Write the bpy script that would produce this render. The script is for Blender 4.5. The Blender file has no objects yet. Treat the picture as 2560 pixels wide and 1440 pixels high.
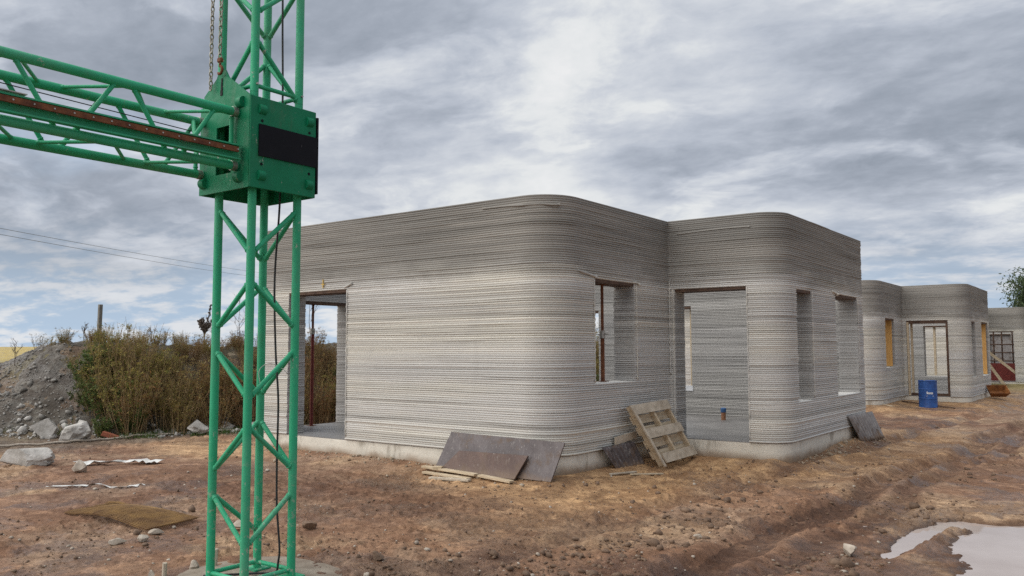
import bpy, math, random
import numpy as np
from mathutils import Matrix, Vector
random.seed(7); rng = np.random.default_rng(7)
scene = bpy.context.scene
col = scene.collection

# ------------------------------------------------------------------ camera, sky, sun, exposure
EXPO = 1.1
cam_d = bpy.data.cameras.new("camera"); cam = bpy.data.objects.new("camera", cam_d); col.objects.link(cam)
CAM = Vector((6.0238, -8.9622, 1.40))
PITCH, ROLL, YAW = 0.0737, -0.0022, -0.6433
fw = Vector((math.sin(YAW)*math.cos(PITCH), math.cos(YAW)*math.cos(PITCH), math.sin(PITCH)))
rt = Vector((math.cos(YAW), -math.sin(YAW), 0)); up = rt.cross(fw)
rt2 = math.cos(ROLL)*rt + math.sin(ROLL)*up; up2 = -math.sin(ROLL)*rt + math.cos(ROLL)*up
cam.matrix_world = Matrix(((rt2.x, up2.x, -fw.x, CAM.x), (rt2.y, up2.y, -fw.y, CAM.y), (rt2.z, up2.z, -fw.z, CAM.z), (0, 0, 0, 1)))
cam_d.sensor_fit = 'HORIZONTAL'; cam_d.sensor_width = 36; cam_d.lens = 2081.5*36/2560
cam_d.clip_start = 0.05; cam_d.clip_end = 9000
scene.camera = cam
scene.view_settings.view_transform = 'Standard'; scene.view_settings.look = 'None'
scene.view_settings.exposure = EXPO; scene.view_settings.gamma = 1; scene.view_settings.use_curve_mapping = False
scene.render.resolution_x = 1024; scene.render.resolution_y = 576
scene.cycles.use_denoising = False; scene.cycles.max_bounces = 6

SKY_ROT, SKY_LOC = -38, (12.3, 2.2, 0)
SUN_AZ = math.radians(216)      # compass-like angle from +Y towards +X of where the light comes from
SUN_EL = math.radians(46)
sun_d = bpy.data.lights.new("sun", 'SUN'); sun_d.energy = 1.5; sun_d.angle = math.radians(92); sun_d.color = (1, .955, .89)
sun = bpy.data.objects.new("sun", sun_d); col.objects.link(sun)
sdir = Vector((math.sin(SUN_AZ)*math.cos(SUN_EL), math.cos(SUN_AZ)*math.cos(SUN_EL), math.sin(SUN_EL)))
sun.rotation_euler = sdir.to_track_quat('Z', 'Y').to_euler(); sun.location = (0, 0, 30)

def lin(r, g, b, k=1.0):
    f = lambda c: (c/255/12.92 if c/255 < .04045 else ((c/255+.055)/1.055)**2.4)*k
    return (f(r), f(g), f(b), 1)

class NT:
    """small helper for building node trees"""
    def __init__(s, tree): s.t = tree; s.t.nodes.clear()
    def n(s, typ, **kw):
        nd = s.t.nodes.new(typ)
        ins = kw.pop('ins', {})
        for k, v in kw.items(): setattr(nd, k, v)
        for k, v in ins.items(): s.put(nd.inputs[k], v)
        return nd
    def put(s, sock, v):
        if isinstance(v, bpy.types.NodeSocket): s.t.links.new(v, sock)
        else: sock.default_value = v
    def math(s, op, a, b=0.0, c=None):
        nd = s.n('ShaderNodeMath', operation=op); s.put(nd.inputs[0], a); s.put(nd.inputs[1], b)
        if c is not None: s.put(nd.inputs[2], c)
        return nd.outputs[0]
    def mix(s, f, a, b, blend='MIX'):
        nd = s.n('ShaderNodeMix', data_type='RGBA', blend_type=blend)
        s.put(nd.inputs[0], f); s.put(nd.inputs[6], a); s.put(nd.inputs[7], b); return nd.outputs[2]
    def noise(s, vec, scale, detail=4, rough=.55, dist=0.0, dims='3D'):
        nd = s.n('ShaderNodeTexNoise', noise_dimensions=dims); s.put(nd.inputs['Vector'], vec)
        nd.inputs['Scale'].default_value = scale; nd.inputs['Detail'].default_value = detail
        nd.inputs['Roughness'].default_value = rough; nd.inputs['Distortion'].default_value = dist
        return nd.outputs['Fac']
    def ramp(s, f, stops):
        nd = s.n('ShaderNodeValToRGB'); s.put(nd.inputs[0], f); cr = nd.color_ramp
        while len(cr.elements) < len(stops): cr.elements.new(.5)
        for e, (p_, c) in zip(cr.elements, stops):
            e.position = p_; e.color = c if len(c) == 4 else (*c, 1)
        return nd.outputs[0]
    def mapr(s, v, a, b, c=0.0, d=1.0, smooth=False):
        nd = s.n('ShaderNodeMapRange', interpolation_type='SMOOTHSTEP' if smooth else 'LINEAR'); s.put(nd.inputs[0], v)
        for i, x in enumerate((a, b, c, d)): s.put(nd.inputs[1+i], x)
        return nd.outputs[0]
    def mapping(s, vec, scale=(1, 1, 1), rot=(0, 0, 0), loc=(0, 0, 0)):
        nd = s.n('ShaderNodeMapping'); s.put(nd.inputs[0], vec); nd.inputs['Scale'].default_value = scale
        nd.inputs['Rotation'].default_value = rot; nd.inputs['Location'].default_value = loc; return nd.outputs[0]

world = bpy.data.worlds.new("World"); scene.world = world; world.use_nodes = True
w = NT(world.node_tree)
K = 2**-EXPO
tc = w.n('ShaderNodeTexCoord').outputs['Generated']
sep = w.n('ShaderNodeSeparateXYZ', ins={0: tc})
el = w.math('MAXIMUM', sep.outputs[2], 0.0)
den = w.math('ADD', el, .21)
cu = w.math('DIVIDE', sep.outputs[0], den); cv = w.math('DIVIDE', sep.outputs[1], den)
cvec = w.n('ShaderNodeCombineXYZ', ins={0: cu, 1: cv, 2: 0.0}).outputs[0]
# broken stratocumulus deck seen from below: lumpy masses, torn bright edges, thin blue gaps near the horizon
CROT = math.radians(SKY_ROT)
wv = w.n('ShaderNodeTexNoise', noise_dimensions='3D'); w.put(wv.inputs['Vector'], cvec); wv.inputs['Scale'].default_value = 1.6; wv.inputs['Detail'].default_value = 4
wofs = w.n('ShaderNodeVectorMath', operation='SUBTRACT', ins={0: wv.outputs['Color'], 1: (.5, .5, .5)}).outputs[0]
wsc = w.n('ShaderNodeVectorMath', operation='SCALE', ins={0: wofs}); wsc.inputs['Scale'].default_value = .55
cw = w.n('ShaderNodeVectorMath', operation='ADD', ins={0: cvec, 1: wsc.outputs[0]}).outputs[0]
big = w.noise(w.mapping(cw, scale=(.62, .80, 1), rot=(0, 0, CROT), loc=SKY_LOC), 1.0, 3, .45)
mid = w.noise(w.mapping(cw, scale=(1.0, 1.25, 1), rot=(0, 0, CROT), loc=(7.3, 1.1, 0)), 2.0, 9, .58)
fine = w.noise(w.mapping(cvec, scale=(1.0, 1.3, 1), rot=(0, 0, CROT), loc=(4.1, 2.0, 0)), 6.5, 9, .6, .2)
bil = w.math('ABSOLUTE', w.math('MULTIPLY', w.math('SUBTRACT', mid, .5), 2.0))
dens = w.math('ADD', w.math('ADD', w.math('MULTIPLY', big, .55), w.math('MULTIPLY', mid, .33)), w.math('MULTIPLY', fine, .16))
dens = w.math('SUBTRACT', w.math('ADD', dens, w.math('MULTIPLY', bil, -.10)), .007)
cloud = w.ramp(dens, [(.36, lin(236, 237, 238, K)), (.42, lin(226, 229, 231, K)), (.465, lin(206, 211, 219, K)), (.51, lin(185, 192, 204, K)), (.555, lin(163, 171, 184, K)), (.61, lin(142, 151, 164, K))])
sky = w.n('ShaderNodeTexSky', sky_type='NISHITA', sun_disc=False, sun_elevation=SUN_EL, sun_rotation=SUN_AZ, air_density=1.0, dust_density=1.4, ozone_density=1.2)
skyc = w.mix(1.0, sky.outputs[0], (.12, .12, .12, 1), 'MULTIPLY')
gap = w.mapr(w.noise(w.mapping(cw, scale=(.30, .6, 1), rot=(0, 0, CROT), loc=(.3, 5.5, 0)), 1.0, 6, .5), .56, .68, 0, .25, True)
low = w.mapr(el, .015, .17, .92, 0.0, True)
hzc = w.mix(w.mapr(w.math('ADD', w.math('MULTIPLY', mid, .6), w.math('MULTIPLY', fine, .4)), .43, .56, 0, 1, True), lin(226, 229, 233, K), lin(180, 201, 223, K))
c1 = w.mix(gap, cloud, skyc)
c2 = w.mix(low, c1, hzc)
bg = w.n('ShaderNodeBackground', ins={0: c2, 1: 1.0})
wo = w.n('ShaderNodeOutputWorld'); w.t.links.new(bg.outputs[0], wo.inputs[0])

# ------------------------------------------------------------------ numeric noise
def _hash(ix, iy, seed):
    h = (ix.astype(np.int64)*374761393 + iy.astype(np.int64)*668265263 + seed*1442695041) & 0x7fffffff
    h = ((h ^ (h >> 13))*1274126177) & 0x7fffffff
    h = ((h ^ (h >> 16))*668265263) & 0x7fffffff
    return ((h ^ (h >> 15)) & 0xffff)/65535.0
def vnoise(x, y, seed=0):
    x = np.asarray(x, float); y = np.asarray(y, float)
    x, y = np.broadcast_arrays(x, y)
    ix = np.floor(x); iy = np.floor(y); fx = x-ix; fy = y-iy
    fx = fx*fx*fx*(fx*(fx*6-15)+10); fy = fy*fy*fy*(fy*(fy*6-15)+10)
    a = _hash(ix, iy, seed); b = _hash(ix+1, iy, seed); c = _hash(ix, iy+1, seed); d = _hash(ix+1, iy+1, seed)
    return (a*(1-fx)+b*fx)*(1-fy)+(c*(1-fx)+d*fx)*fy*1.0
def fbm(x, y, oct=4, seed=0, gain=.5):
    t = 0; amp = 1; tot = 0
    for o in range(oct):
        c, s_ = math.cos(.6*o+.3), math.sin(.6*o+.3)
        t = t+amp*vnoise((x*c-y*s_)*2**o+17.3*o, (x*s_+y*c)*2**o-9.1*o, seed+o*31); tot += amp; amp *= gain
    return t/tot
def sstep(a, b, x): t = np.clip((x-a)/(b-a), 0, 1); return t*t*(3-2*t)

# ------------------------------------------------------------------ mesh helpers
class MB:
    def __init__(s): s.v = []; s.f = []; s.m = []
    def add(s, vs, fs, mi=0):
        o = len(s.v); s.v.extend([tuple(q) for q in vs]); s.f.extend([tuple(o+i for i in q) for q in fs]); s.m.extend([mi]*len(fs)); return s
    def box(s, c, size, R=None, bev=0.0, mi=0):
        hx, hy, hz = [k/2 for k in size]; c = Vector(c); R = R or Matrix.Identity(3)
        if bev <= 0:
            vs = [(x*hx, y*hy, z*hz) for x in (-1, 1) for y in (-1, 1) for z in (-1, 1)]
            fs = [(0, 1, 3, 2), (4, 6, 7, 5), (0, 4, 5, 1), (2, 3, 7, 6), (0, 2, 6, 4), (1, 5, 7, 3)]
        else:
            b = bev; vs = []; idx = {}
            for x in (-1, 1):
                for y in (-1, 1):
                    for z in (-1, 1):
                        for k in range(3):
                            q = [x*(hx-b), y*(hy-b), z*(hz-b)]; q[k] = (x*hx, y*hy, z*hz)[k]
                            idx[(x, y, z, k)] = len(vs); vs.append(tuple(q))
            I = lambda x, y, z, k: idx[(x, y, z, k)]
            fs = []
            for sg in (-1, 1):
                fs.append([I(sg, a, b_, 0) for a, b_ in ((-1, -1), (1, -1), (1, 1), (-1, 1))][::sg])
                fs.append([I(a, sg, b_, 1) for a, b_ in ((-1, -1), (-1, 1), (1, 1), (1, -1))][::sg])
                fs.append([I(a, b_, sg, 2) for a, b_ in ((-1, -1), (1, -1), (1, 1), (-1, 1))][::sg])
            for a in (-1, 1):
                for b_ in (-1, 1):
                    fs.append((I(a, b_, -1, 0), I(a, b_, 1, 0), I(a, b_, 1, 1), I(a, b_, -1, 1)))
                    fs.append((I(a, -1, b_, 0), I(a, 1, b_, 0), I(a, 1, b_, 2), I(a, -1, b_, 2)))
                    fs.append((I(-1, a, b_, 1), I(1, a, b_, 1), I(1, a, b_, 2), I(-1, a, b_, 2)))
                    for c_ in (-1, 1): fs.append((I(a, b_, c_, 0), I(a, b_, c_, 1), I(a, b_, c_, 2)))
        return s.add([c+R @ Vector(q) for q in vs], fs, mi)
    def tube(s, pts, r, n=10, cap=True, mi=0):
        pts = [Vector(q) for q in pts]; rs = [float(q) for q in r] if isinstance(r, (list, tuple)) else [float(r)]*len(pts)
        rings = []; t0 = (pts[1]-pts[0]).normalized(); a = t0.orthogonal().normalized()
        for i, q in enumerate(pts):
            t = (pts[min(i+1, len(pts)-1)]-pts[max(i-1, 0)]).normalized()
            a = (a-t*a.dot(t)).normalized(); b = t.cross(a)
            rings.append([q+rs[i]*(math.cos(2*math.pi*k/n)*a+math.sin(2*math.pi*k/n)*b) for k in range(n)])
        vs = [q for g in rings for q in g]; fs = []
        for i in range(len(pts)-1):
            for k in range(n): fs.append((i*n+k, i*n+(k+1) % n, (i+1)*n+(k+1) % n, (i+1)*n+k))
        if cap: fs += [tuple(range(n))[::-1], tuple((len(pts)-1)*n+k for k in range(n))]
        return s.add(vs, fs, mi)
    def lathe(s, c, prof, n=32, mi=0):
        c = Vector(c); vs = []; fs = []
        for r, z in prof:
            for k in range(n): vs.append(c+Vector((r*math.cos(2*math.pi*k/n), r*math.sin(2*math.pi*k/n), z)))
        for i in range(len(prof)-1):
            for k in range(n): fs.append((i*n+k, i*n+(k+1) % n, (i+1)*n+(k+1) % n, (i+1)*n+k))
        return s.add(vs, fs, mi)
    def prism(s, poly, o, ex, ey, ez, mi=0):
        """extrude 2-D polygon (in ex,ey about o) along vector ez"""
        o, ex, ey, ez = map(Vector, (o, ex, ey, ez)); n = len(poly)
        a = [o+ex*x+ey*y for x, y in poly]; vs = a+[q+ez for q in a]
        return s.add(vs, [tuple(range(n))[::-1], tuple(range(n, 2*n))]+[(i, (i+1) % n, n+(i+1) % n, n+i) for i in range(n)], mi)
    def build(s, name, mat, parent=None, smooth=False, angle=None):
        me = bpy.data.meshes.new(name); me.from_pydata(s.v, [], s.f)
        mats = mat if isinstance(mat, (list, tuple)) else [mat]
        for m_ in mats: me.materials.append(m_)
        if len(mats) > 1: me.polygons.foreach_set('material_index', s.m)
        return link(name, me, parent, smooth, angle)

def link(name, me, parent=None, smooth=False, angle=None):
    if smooth:
        me.polygons.foreach_set('use_smooth', [True]*len(me.polygons))
        if angle is not None: me.set_sharp_from_angle(angle=math.radians(angle))
    me.validate(); me.update()
    ob = bpy.data.objects.new(name, me); col.objects.link(ob)
    if parent is not None:
        ob.parent = parent
        if not parent.get('_local'):
            root = parent
            while root.parent is not None: root = root.parent
            if root.get('_local'): pass
            elif root.type == 'EMPTY' and parent is root:
                ob.matrix_parent_inverse = Matrix.Translation(root.location).inverted()
            # a sub-part: its parent part sits at the world origin of the same frame
    return ob
def grid_mesh(name, V, nr, nc, mat, parent=None, smooth=True, closed=False):
    V = np.asarray(V, np.float32).reshape(-1, 3)
    i = np.arange(nr-1)[:, None]*nc; j = np.arange(nc-1)[None, :]
    q = np.stack([i+j, i+j+1, i+j+1+nc, i+j+nc], -1).reshape(-1, 4)
    return mesh_np(name, V, q, mat, parent, smooth)
def mesh_np(name, V, Q, mat, parent=None, smooth=True):
    me = bpy.data.meshes.new(name); V = np.asarray(V, np.float32); Q = np.asarray(Q, np.int32)
    k = Q.shape[1]
    me.vertices.add(len(V)); me.vertices.foreach_set('co', V.ravel())
    me.loops.add(Q.size); me.loops.foreach_set('vertex_index', Q.ravel())
    me.polygons.add(len(Q)); me.polygons.foreach_set('loop_start', np.arange(len(Q), dtype=np.int32)*k)
    me.polygons.foreach_set('loop_total', np.full(len(Q), k, np.int32))
    me.update(calc_edges=True)
    if mat: me.materials.append(mat)
    return link(name, me, parent, smooth)
def set_col(ob, C, name='tint'):
    a = ob.data.color_attributes.new(name, 'FLOAT_COLOR', 'POINT')
    C = np.asarray(C, np.float32)
    if C.shape[1] == 3: C = np.concatenate([C, np.ones((len(C), 1), np.float32)], 1)
    a.data.foreach_set('color', C.ravel())
def tag(o, label=None, cat=None, group=None, kind=None):
    if label: o['label'] = label
    if cat: o['category'] = cat
    if group: o['group'] = group
    if kind: o['kind'] = kind
    return o
def thing(name, label, cat, loc=(0, 0, 0), group=None):
    o = bpy.data.objects.new(name, None); col.objects.link(o); o.location = loc; o.empty_display_size = .1
    return tag(o, label, cat, group)

def smooth_pts(P, n=6):
    out = []; P = [Vector(q) for q in P]
    for i in range(len(P)-1):
        p0, p1, p2, p3 = P[max(i-1, 0)], P[i], P[i+1], P[min(i+2, len(P)-1)]
        for k in range(n):
            t = k/n; out.append(.5*((2*p1)+(p2-p0)*t+(2*p0-5*p1+4*p2-p3)*t*t+(-p0+3*p1-3*p2+p3)*t**3))
    return out+[P[-1]]

def ico():
    t = (1+5**.5)/2
    v = [Vector(q).normalized() for q in ((-1, t, 0), (1, t, 0), (-1, -t, 0), (1, -t, 0), (0, -1, t), (0, 1, t), (0, -1, -t), (0, 1, -t), (t, 0, -1), (t, 0, 1), (-t, 0, -1), (-t, 0, 1))]
    f = [(0, 11, 5), (0, 5, 1), (0, 1, 7), (0, 7, 10), (0, 10, 11), (1, 5, 9), (5, 11, 4), (11, 10, 2), (10, 7, 6), (7, 1, 8), (3, 9, 4), (3, 4, 2), (3, 2, 6), (3, 6, 8), (3, 8, 9), (4, 9, 5), (2, 4, 11), (6, 2, 10), (8, 6, 7), (9, 8, 1)]
    return v, f
def subdiv(v, f):
    v = list(v); c = {}; nf = []
    def mid(a, b):
        k = (min(a, b), max(a, b))
        if k not in c: c[k] = len(v); v.append(((v[a]+v[b])/2).normalized())
        return c[k]
    for a, b, d in f:
        x, y, z = mid(a, b), mid(b, d), mid(d, a); nf += [(a, x, z), (b, y, x), (d, z, y), (x, y, z)]
    return v, nf
I0 = ico(); I1 = subdiv(*I0); I2 = subdiv(*I1); I3 = subdiv(*I2)
def rock_verts(seed, lvl, cuts=7, rough=.18):
    r_ = random.Random(seed); v, f = (I0, I1, I2, I3)[lvl]; out = []
    pl = []
    for _ in range(cuts):
        d = Vector((r_.uniform(-1, 1), r_.uniform(-1, 1), r_.uniform(-1, 1))).normalized(); pl.append((d, r_.uniform(.42, .78)))
    A_ = np.array([tuple(q) for q in v]); nz = fbm(A_[:, 0]*1.7+seed*3.1+A_[:, 2], A_[:, 1]*1.7-A_[:, 2]*1.3+seed, 4, seed)
    for i, q in enumerate(v):
        q = q*(1+rough*(nz[i]-.5)*2)
        for d, h_ in pl:
            e = q.dot(d)
            if e > h_: q = q-d*(e-h_)*.95
        out.append(q)
    return out, f

# ------------------------------------------------------------------ materials
def new_mat(name):
    m = bpy.data.materials.new(name); m.use_nodes = True; return m, NT(m.node_tree)
def finish(nt, color, rough=.8, bump=None, bstr=.3, bdist=.01, metallic=0.0, spec=.5, **kw):
    b = nt.n('ShaderNodeBsdfPrincipled')
    nt.put(b.inputs['Base Color'], color); nt.put(b.inputs['Roughness'], rough); nt.put(b.inputs['Metallic'], metallic)
    b.inputs['Specular IOR Level'].default_value = spec
    for k, v in kw.items(): nt.put(b.inputs[k.replace('_', ' ')], v)
    if bump is not None:
        bp = nt.n('ShaderNodeBump'); bp.inputs['Strength'].default_value = bstr; bp.inputs['Distance'].default_value = bdist
        nt.put(bp.inputs['Height'], bump); nt.t.links.new(bp.outputs[0], b.inputs['Normal'])
    o = nt.n('ShaderNodeOutputMaterial'); nt.t.links.new(b.outputs[0], o.inputs[0]); return b
def simple(name, c1, c2, scale=6, rough=(.6, .85), bstr=.2, bdist=.004, metallic=0.0, stretch=(1, 1, 1), detail=5, ramp=(.35, .65), spec=.5, bscale=None):
    m, nt = new_mat(name)
    co = nt.mapping(nt.n('ShaderNodeTexCoord').outputs['Object'], scale=stretch)
    f = nt.noise(co, scale, detail, .6)
    c = nt.ramp(f, [(ramp[0], c1), (ramp[1], c2)])
    f2 = nt.noise(co, bscale or scale*5, 4, .6)
    finish(nt, c, nt.mapr(f2, .3, .7, rough[0], rough[1]), f2, bstr, bdist, metallic, spec)
    return m

M = {}
def concrete_wall(name, base, warm, dark, damp, damp_dark):
    m, nt = new_mat(name)
    g = nt.n('ShaderNodeTexCoord').outputs['Object']
    oi = nt.n('ShaderNodeObjectInfo').outputs['Random']
    g2 = nt.n('ShaderNodeVectorMath', operation='ADD', ins={0: g, 1: nt.n('ShaderNodeCombineXYZ', ins={0: nt.math('MULTIPLY', oi, 40.0), 1: 0.0, 2: 0.0}).outputs[0]}).outputs[0]
    sp = nt.n('ShaderNodeSeparateXYZ', ins={0: g}); z = sp.outputs[2]
    lay = nt.math('FLOOR', nt.math('DIVIDE', z, .031))
    wn = nt.n('ShaderNodeTexWhiteNoise', noise_dimensions='1D', ins={'W': lay}).outputs['Value']
    wn2 = nt.n('ShaderNodeTexWhiteNoise', noise_dimensions='1D', ins={'W': nt.math('FLOOR', nt.math('DIVIDE', nt.math('ADD', lay, 1.0), 3.0))}).outputs['Value']
    lv = nt.n('ShaderNodeCombineXYZ', ins={0: nt.math('MULTIPLY', sp.outputs[0], .22), 1: nt.math('MULTIPLY', sp.outputs[1], .22), 2: nt.math('MULTIPLY', lay, 3.7)}).outputs[0]
    run = nt.noise(lv, 1.6, 3, .55)                                        # each bead varies along its own run
    batch = nt.noise(nt.mapping(g2, scale=(.16, .16, 1.5)), 1.0, 4, .5)
    blot = nt.noise(nt.mapping(g2, scale=(.7, .7, .9)), 1.0, 6, .62, .5)
    drip = nt.noise(nt.mapping(g2, scale=(3.2, 3.2, .30)), 1.0, 5, .6)
    dz = nt.mapr(nt.math('ADD', z, nt.math('MULTIPLY', nt.math('SUBTRACT', blot, .5), .55)), 2.30, 2.74, 0, 1, True)
    c = nt.mix(nt.mapr(batch, .40, .60, 0, 1, True), base, warm)
    c = nt.mix(nt.mapr(run, .40, .72, 0, .75), c, dark)
    c = nt.mix(nt.mapr(blot, .55, .74, 0, .5, True), c, dark)
    u = nt.mix(nt.mapr(batch, .42, .60, 0, 1, True), damp, damp_dark)
    u = nt.mix(nt.mapr(run, .42, .70, 0, .8), u, damp_dark)
    c = nt.mix(dz, c, u)
    c = nt.mix(nt.mapr(drip, .62, .80, 0, .14, True), c, damp_dark)
    val = nt.math('ADD', nt.math('ADD', nt.math('MULTIPLY', wn, .20), nt.math('MULTIPLY', wn2, .26)), .765)
    hsv = nt.n('ShaderNodeHueSaturation', ins={'Value': val, 'Color': c}).outputs[0]
    fine = nt.noise(nt.mapping(g, scale=(1, 1, 2)), 40, 4, .6)
    finish(nt, hsv, .9, fine, .25, .004, spec=.25)
    return m
M['wall'] = concrete_wall('printed_concrete', (.55, .54, .517, 1), (.58, .556, .494, 1), (.43, .418, .393, 1), (.305, .29, .265, 1), (.215, .207, .192, 1))
M['wall_in_shaded'] = concrete_wall('printed_concrete_inside_shaded', (.40, .392, .382, 1), (.41, .40, .38, 1), (.30, .295, .285, 1), (.30, .29, .275, 1), (.23, .225, .215, 1))  # greyer inside concrete, also darkened to put interior shade into its colour

def found_mat():
    m, nt = new_mat('foundation_concrete')
    g = nt.n('ShaderNodeTexCoord').outputs['Object']
    f = nt.noise(g, 1.3, 5, .6); v = nt.noise(nt.mapping(g, scale=(1, 1, .35)), 2.6, 7, .68, .4); s_ = nt.noise(g, 24, 5, .7)
    c = nt.mix(nt.mapr(f, .35, .65, 0, 1), (.76, .725, .635, 1), (.60, .565, .49, 1))
    c = nt.mix(nt.mapr(v, .52, .64, 0, .75, True), c, (.32, .285, .23, 1))
    zz = nt.n('ShaderNodeSeparateXYZ', ins={0: g}).outputs[2]
    splash = nt.mapr(nt.math('ADD', zz, nt.math('MULTIPLY', f, .34)), -.10, .06, .95, 0.0, True)
    c = nt.mix(nt.mapr(s_, .55, .8, 0, .5), c, (.35, .32, .27, 1))
    c = nt.mix(splash, c, (.27, .19, .125, 1))
    finish(nt, c, .9, s_, .6, .008, spec=.3); return m
M['found'] = found_mat()
M['floor'] = simple('floor_screed', (.17, .165, .16), (.27, .26, .25), 1.2, (.25, .6), .15, .003)
M['pad'] = simple('footing_concrete', (.20, .155, .115), (.33, .28, .22), 5, (.7, .95), .6, .01)

def scratched():
    m, nt = new_mat('scratched_black_panel')
    g = nt.n('ShaderNodeTexCoord').outputs['Object']
    s1 = nt.noise(nt.mapping(g, scale=(1, 9, 1.1)), 6, 4, .6); s2 = nt.noise(g, 5, 3, .5); d = nt.noise(g, 9, 5, .6)
    k = nt.math('MULTIPLY', nt.mapr(s1, .69, .72, 0, 1), nt.mapr(s2, .48, .55, 0, 1))
    c = nt.mix(k, nt.mix(nt.mapr(d, .5, .75, 0, .5), (.003, .003, .006, 1), (.012, .012, .016, 1)), (.22, .22, .22, 1))
    finish(nt, c, .5, spec=.15); return m
M['panel'] = scratched()
def green_paint(name, c1, c2, wear=1.0):
    m, nt = new_mat(name)
    g = nt.n('ShaderNodeTexCoord').outputs['Object']
    f = nt.noise(g, 3.0, 5, .6); d = nt.noise(g, 26, 6, .7); chip = nt.noise(nt.mapping(g, scale=(1, 1, .7)), 13, 8, .75)
    c = nt.mix(nt.mapr(f, .35, .65), c1, c2)
    c = nt.mix(nt.mapr(d, .6, .78, 0, .45*wear), c, (.22, .36, .27, 1))
    fade = nt.noise(nt.mapping(g, loc=(3, 1, 7)), 1.4, 4, .6); c = nt.mix(nt.mapr(fade, .45, .7, 0, .45*wear, True), c, nt.mix(.35, c, (.30, .42, .34, 1)))
    c = nt.mix(nt.mapr(chip, .635, .66, 0, .8), c, (.46, .44, .40, 1)); spot = nt.noise(g, 34, 5, .7); c = nt.mix(nt.mapr(spot, .70, .73, 0, .8), c, (.16, .09, .05, 1))
    grime = nt.noise(nt.mapping(g, scale=(1, 1, .35)), 6, 6, .65)
    c = nt.mix(nt.mapr(grime, .52, .72, 0, .55, True), c, nt.mix(.5, c, (.12, .12, .09, 1)))
    zc = nt.n('ShaderNodeSeparateXYZ', ins={0: g}).outputs[2]; spl = nt.noise(g, 21, 4, .7)
    c = nt.mix(nt.math('MULTIPLY', nt.mapr(spl, .57, .63, 0, .8), nt.mapr(zc, -.3, .75, 1, 0)), c, (.44, .40, .34, 1))
    finish(nt, c, nt.mapr(d, .3, .7, .42, .68), d, .15, .002, spec=.22+.16*wear); return m
M['green'] = green_paint('green_enamel', (.018, .34, .165, 1), (.026, .39, .20, 1))
M['greenbox'] = green_paint('dark_green_enamel', (.002, .165, .074, 1), (.003, .20, .094, 1), .15)
M['black'] = simple('black_plate', (.002, .002, .004), (.005, .005, .008), 8, (.45, .65), .1, spec=.15)
M['rubber'] = simple('black_cable', (.012, .012, .014), (.025, .025, .028), 20, (.5, .7))
M['steel'] = simple('galvanised_steel', (.32, .31, .29), (.48, .46, .42), 14, (.35, .6), .2, .002, .8)
M['chain'] = simple('chain_steel', (.16, .14, .11), (.46, .44, .38), 30, (.35, .6), .2, .002, .3)
M['rust'] = simple('rusty_steel', (.09, .028, .012), (.2, .075, .03), 14, (.75, .95), .5, .004)
M['rustmesh'] = simple('rusty_wire', (.13, .065, .022), (.27, .155, .05), 5, (.7, .9), .2, .002)
M['redprop'] = simple('red_prop_paint', (.13, .014, .012), (.2, .03, .02), 9, (.5, .75))
M['wood'] = simple('raw_timber', (.43, .335, .22), (.60, .50, .36), 5, (.7, .9), .35, .003, stretch=(1, 1, 6))
M['woodgrey'] = simple('weathered_timber', (.37, .31, .235), (.56, .49, .39), 6, (.75, .95), .4, .003, stretch=(4, 1, 1))
M['postgrey'] = simple('grey_post_wood', (.15, .14, .12), (.24, .225, .195), 9, (.8, .95), .4, .003, stretch=(4, 4, 1))
M['woodorange'] = simple('orange_timber', (.50, .26, .07), (.60, .34, .11), 4, (.6, .85), .2, .002, stretch=(6, 6, 1))
M['woodbrown'] = simple('brown_formwork', (.055, .03, .02), (.12, .07, .045), 6, (.7, .9), .3)
M['stone'] = simple('pale_stone', (.30, .25, .20), (.48, .42, .35), 7, (.8, .95), .6, .01)
M['rubble'] = simple('grey_rubble', (.13, .12, .105), (.34, .325, .30), 2, (.85, .95), .8, .02)
M['boulder'] = simple('grey_boulder', (.24, .225, .20), (.52, .50, .47), 3, (.8, .95), .8, .02)
M['mudrock'] = simple('mud_clod', (.10, .062, .04), (.20, .13, .085), 9, (.7, .95), .6, .01)
M['clodpale'] = simple('pale_crumbs', (.24, .18, .12), (.4, .33, .25), 6, (.8, .95), .4)
M['plastic'] = simple('torn_plastic', (.5, .5, .48), (.72, .72, .70), 9, (.3, .5), .3)
M['brick'] = simple('red_brick', (.30, .09, .05), (.40, .14, .08), 12, (.8, .95), .4)
M['bluecap'] = simple('blue_plastic', (.03, .10, .25), (.05, .13, .3), 8, (.35, .5))
M['orangepipe'] = simple('orange_pipe', (.24, .10, .05), (.30, .14, .07), 8, (.4, .6))
M['bluebarrel'] = simple('blue_drum_paint', (.012, .05, .20), (.02, .095, .33), 7, (.4, .7), .3, .003, detail=8)
M['whiteprint'] = simple('white_print', (.6, .62, .65), (.75, .76, .78), 9, (.5, .7))
M['yellow'] = simple('yellow_mark', (.55, .36, .05), (.6, .4, .08), 9, (.6, .8))
M['tub'] = simple('rusty_orange_steel', (.16, .06, .02), (.36, .14, .035), 3, (.6, .85), .4)

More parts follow.
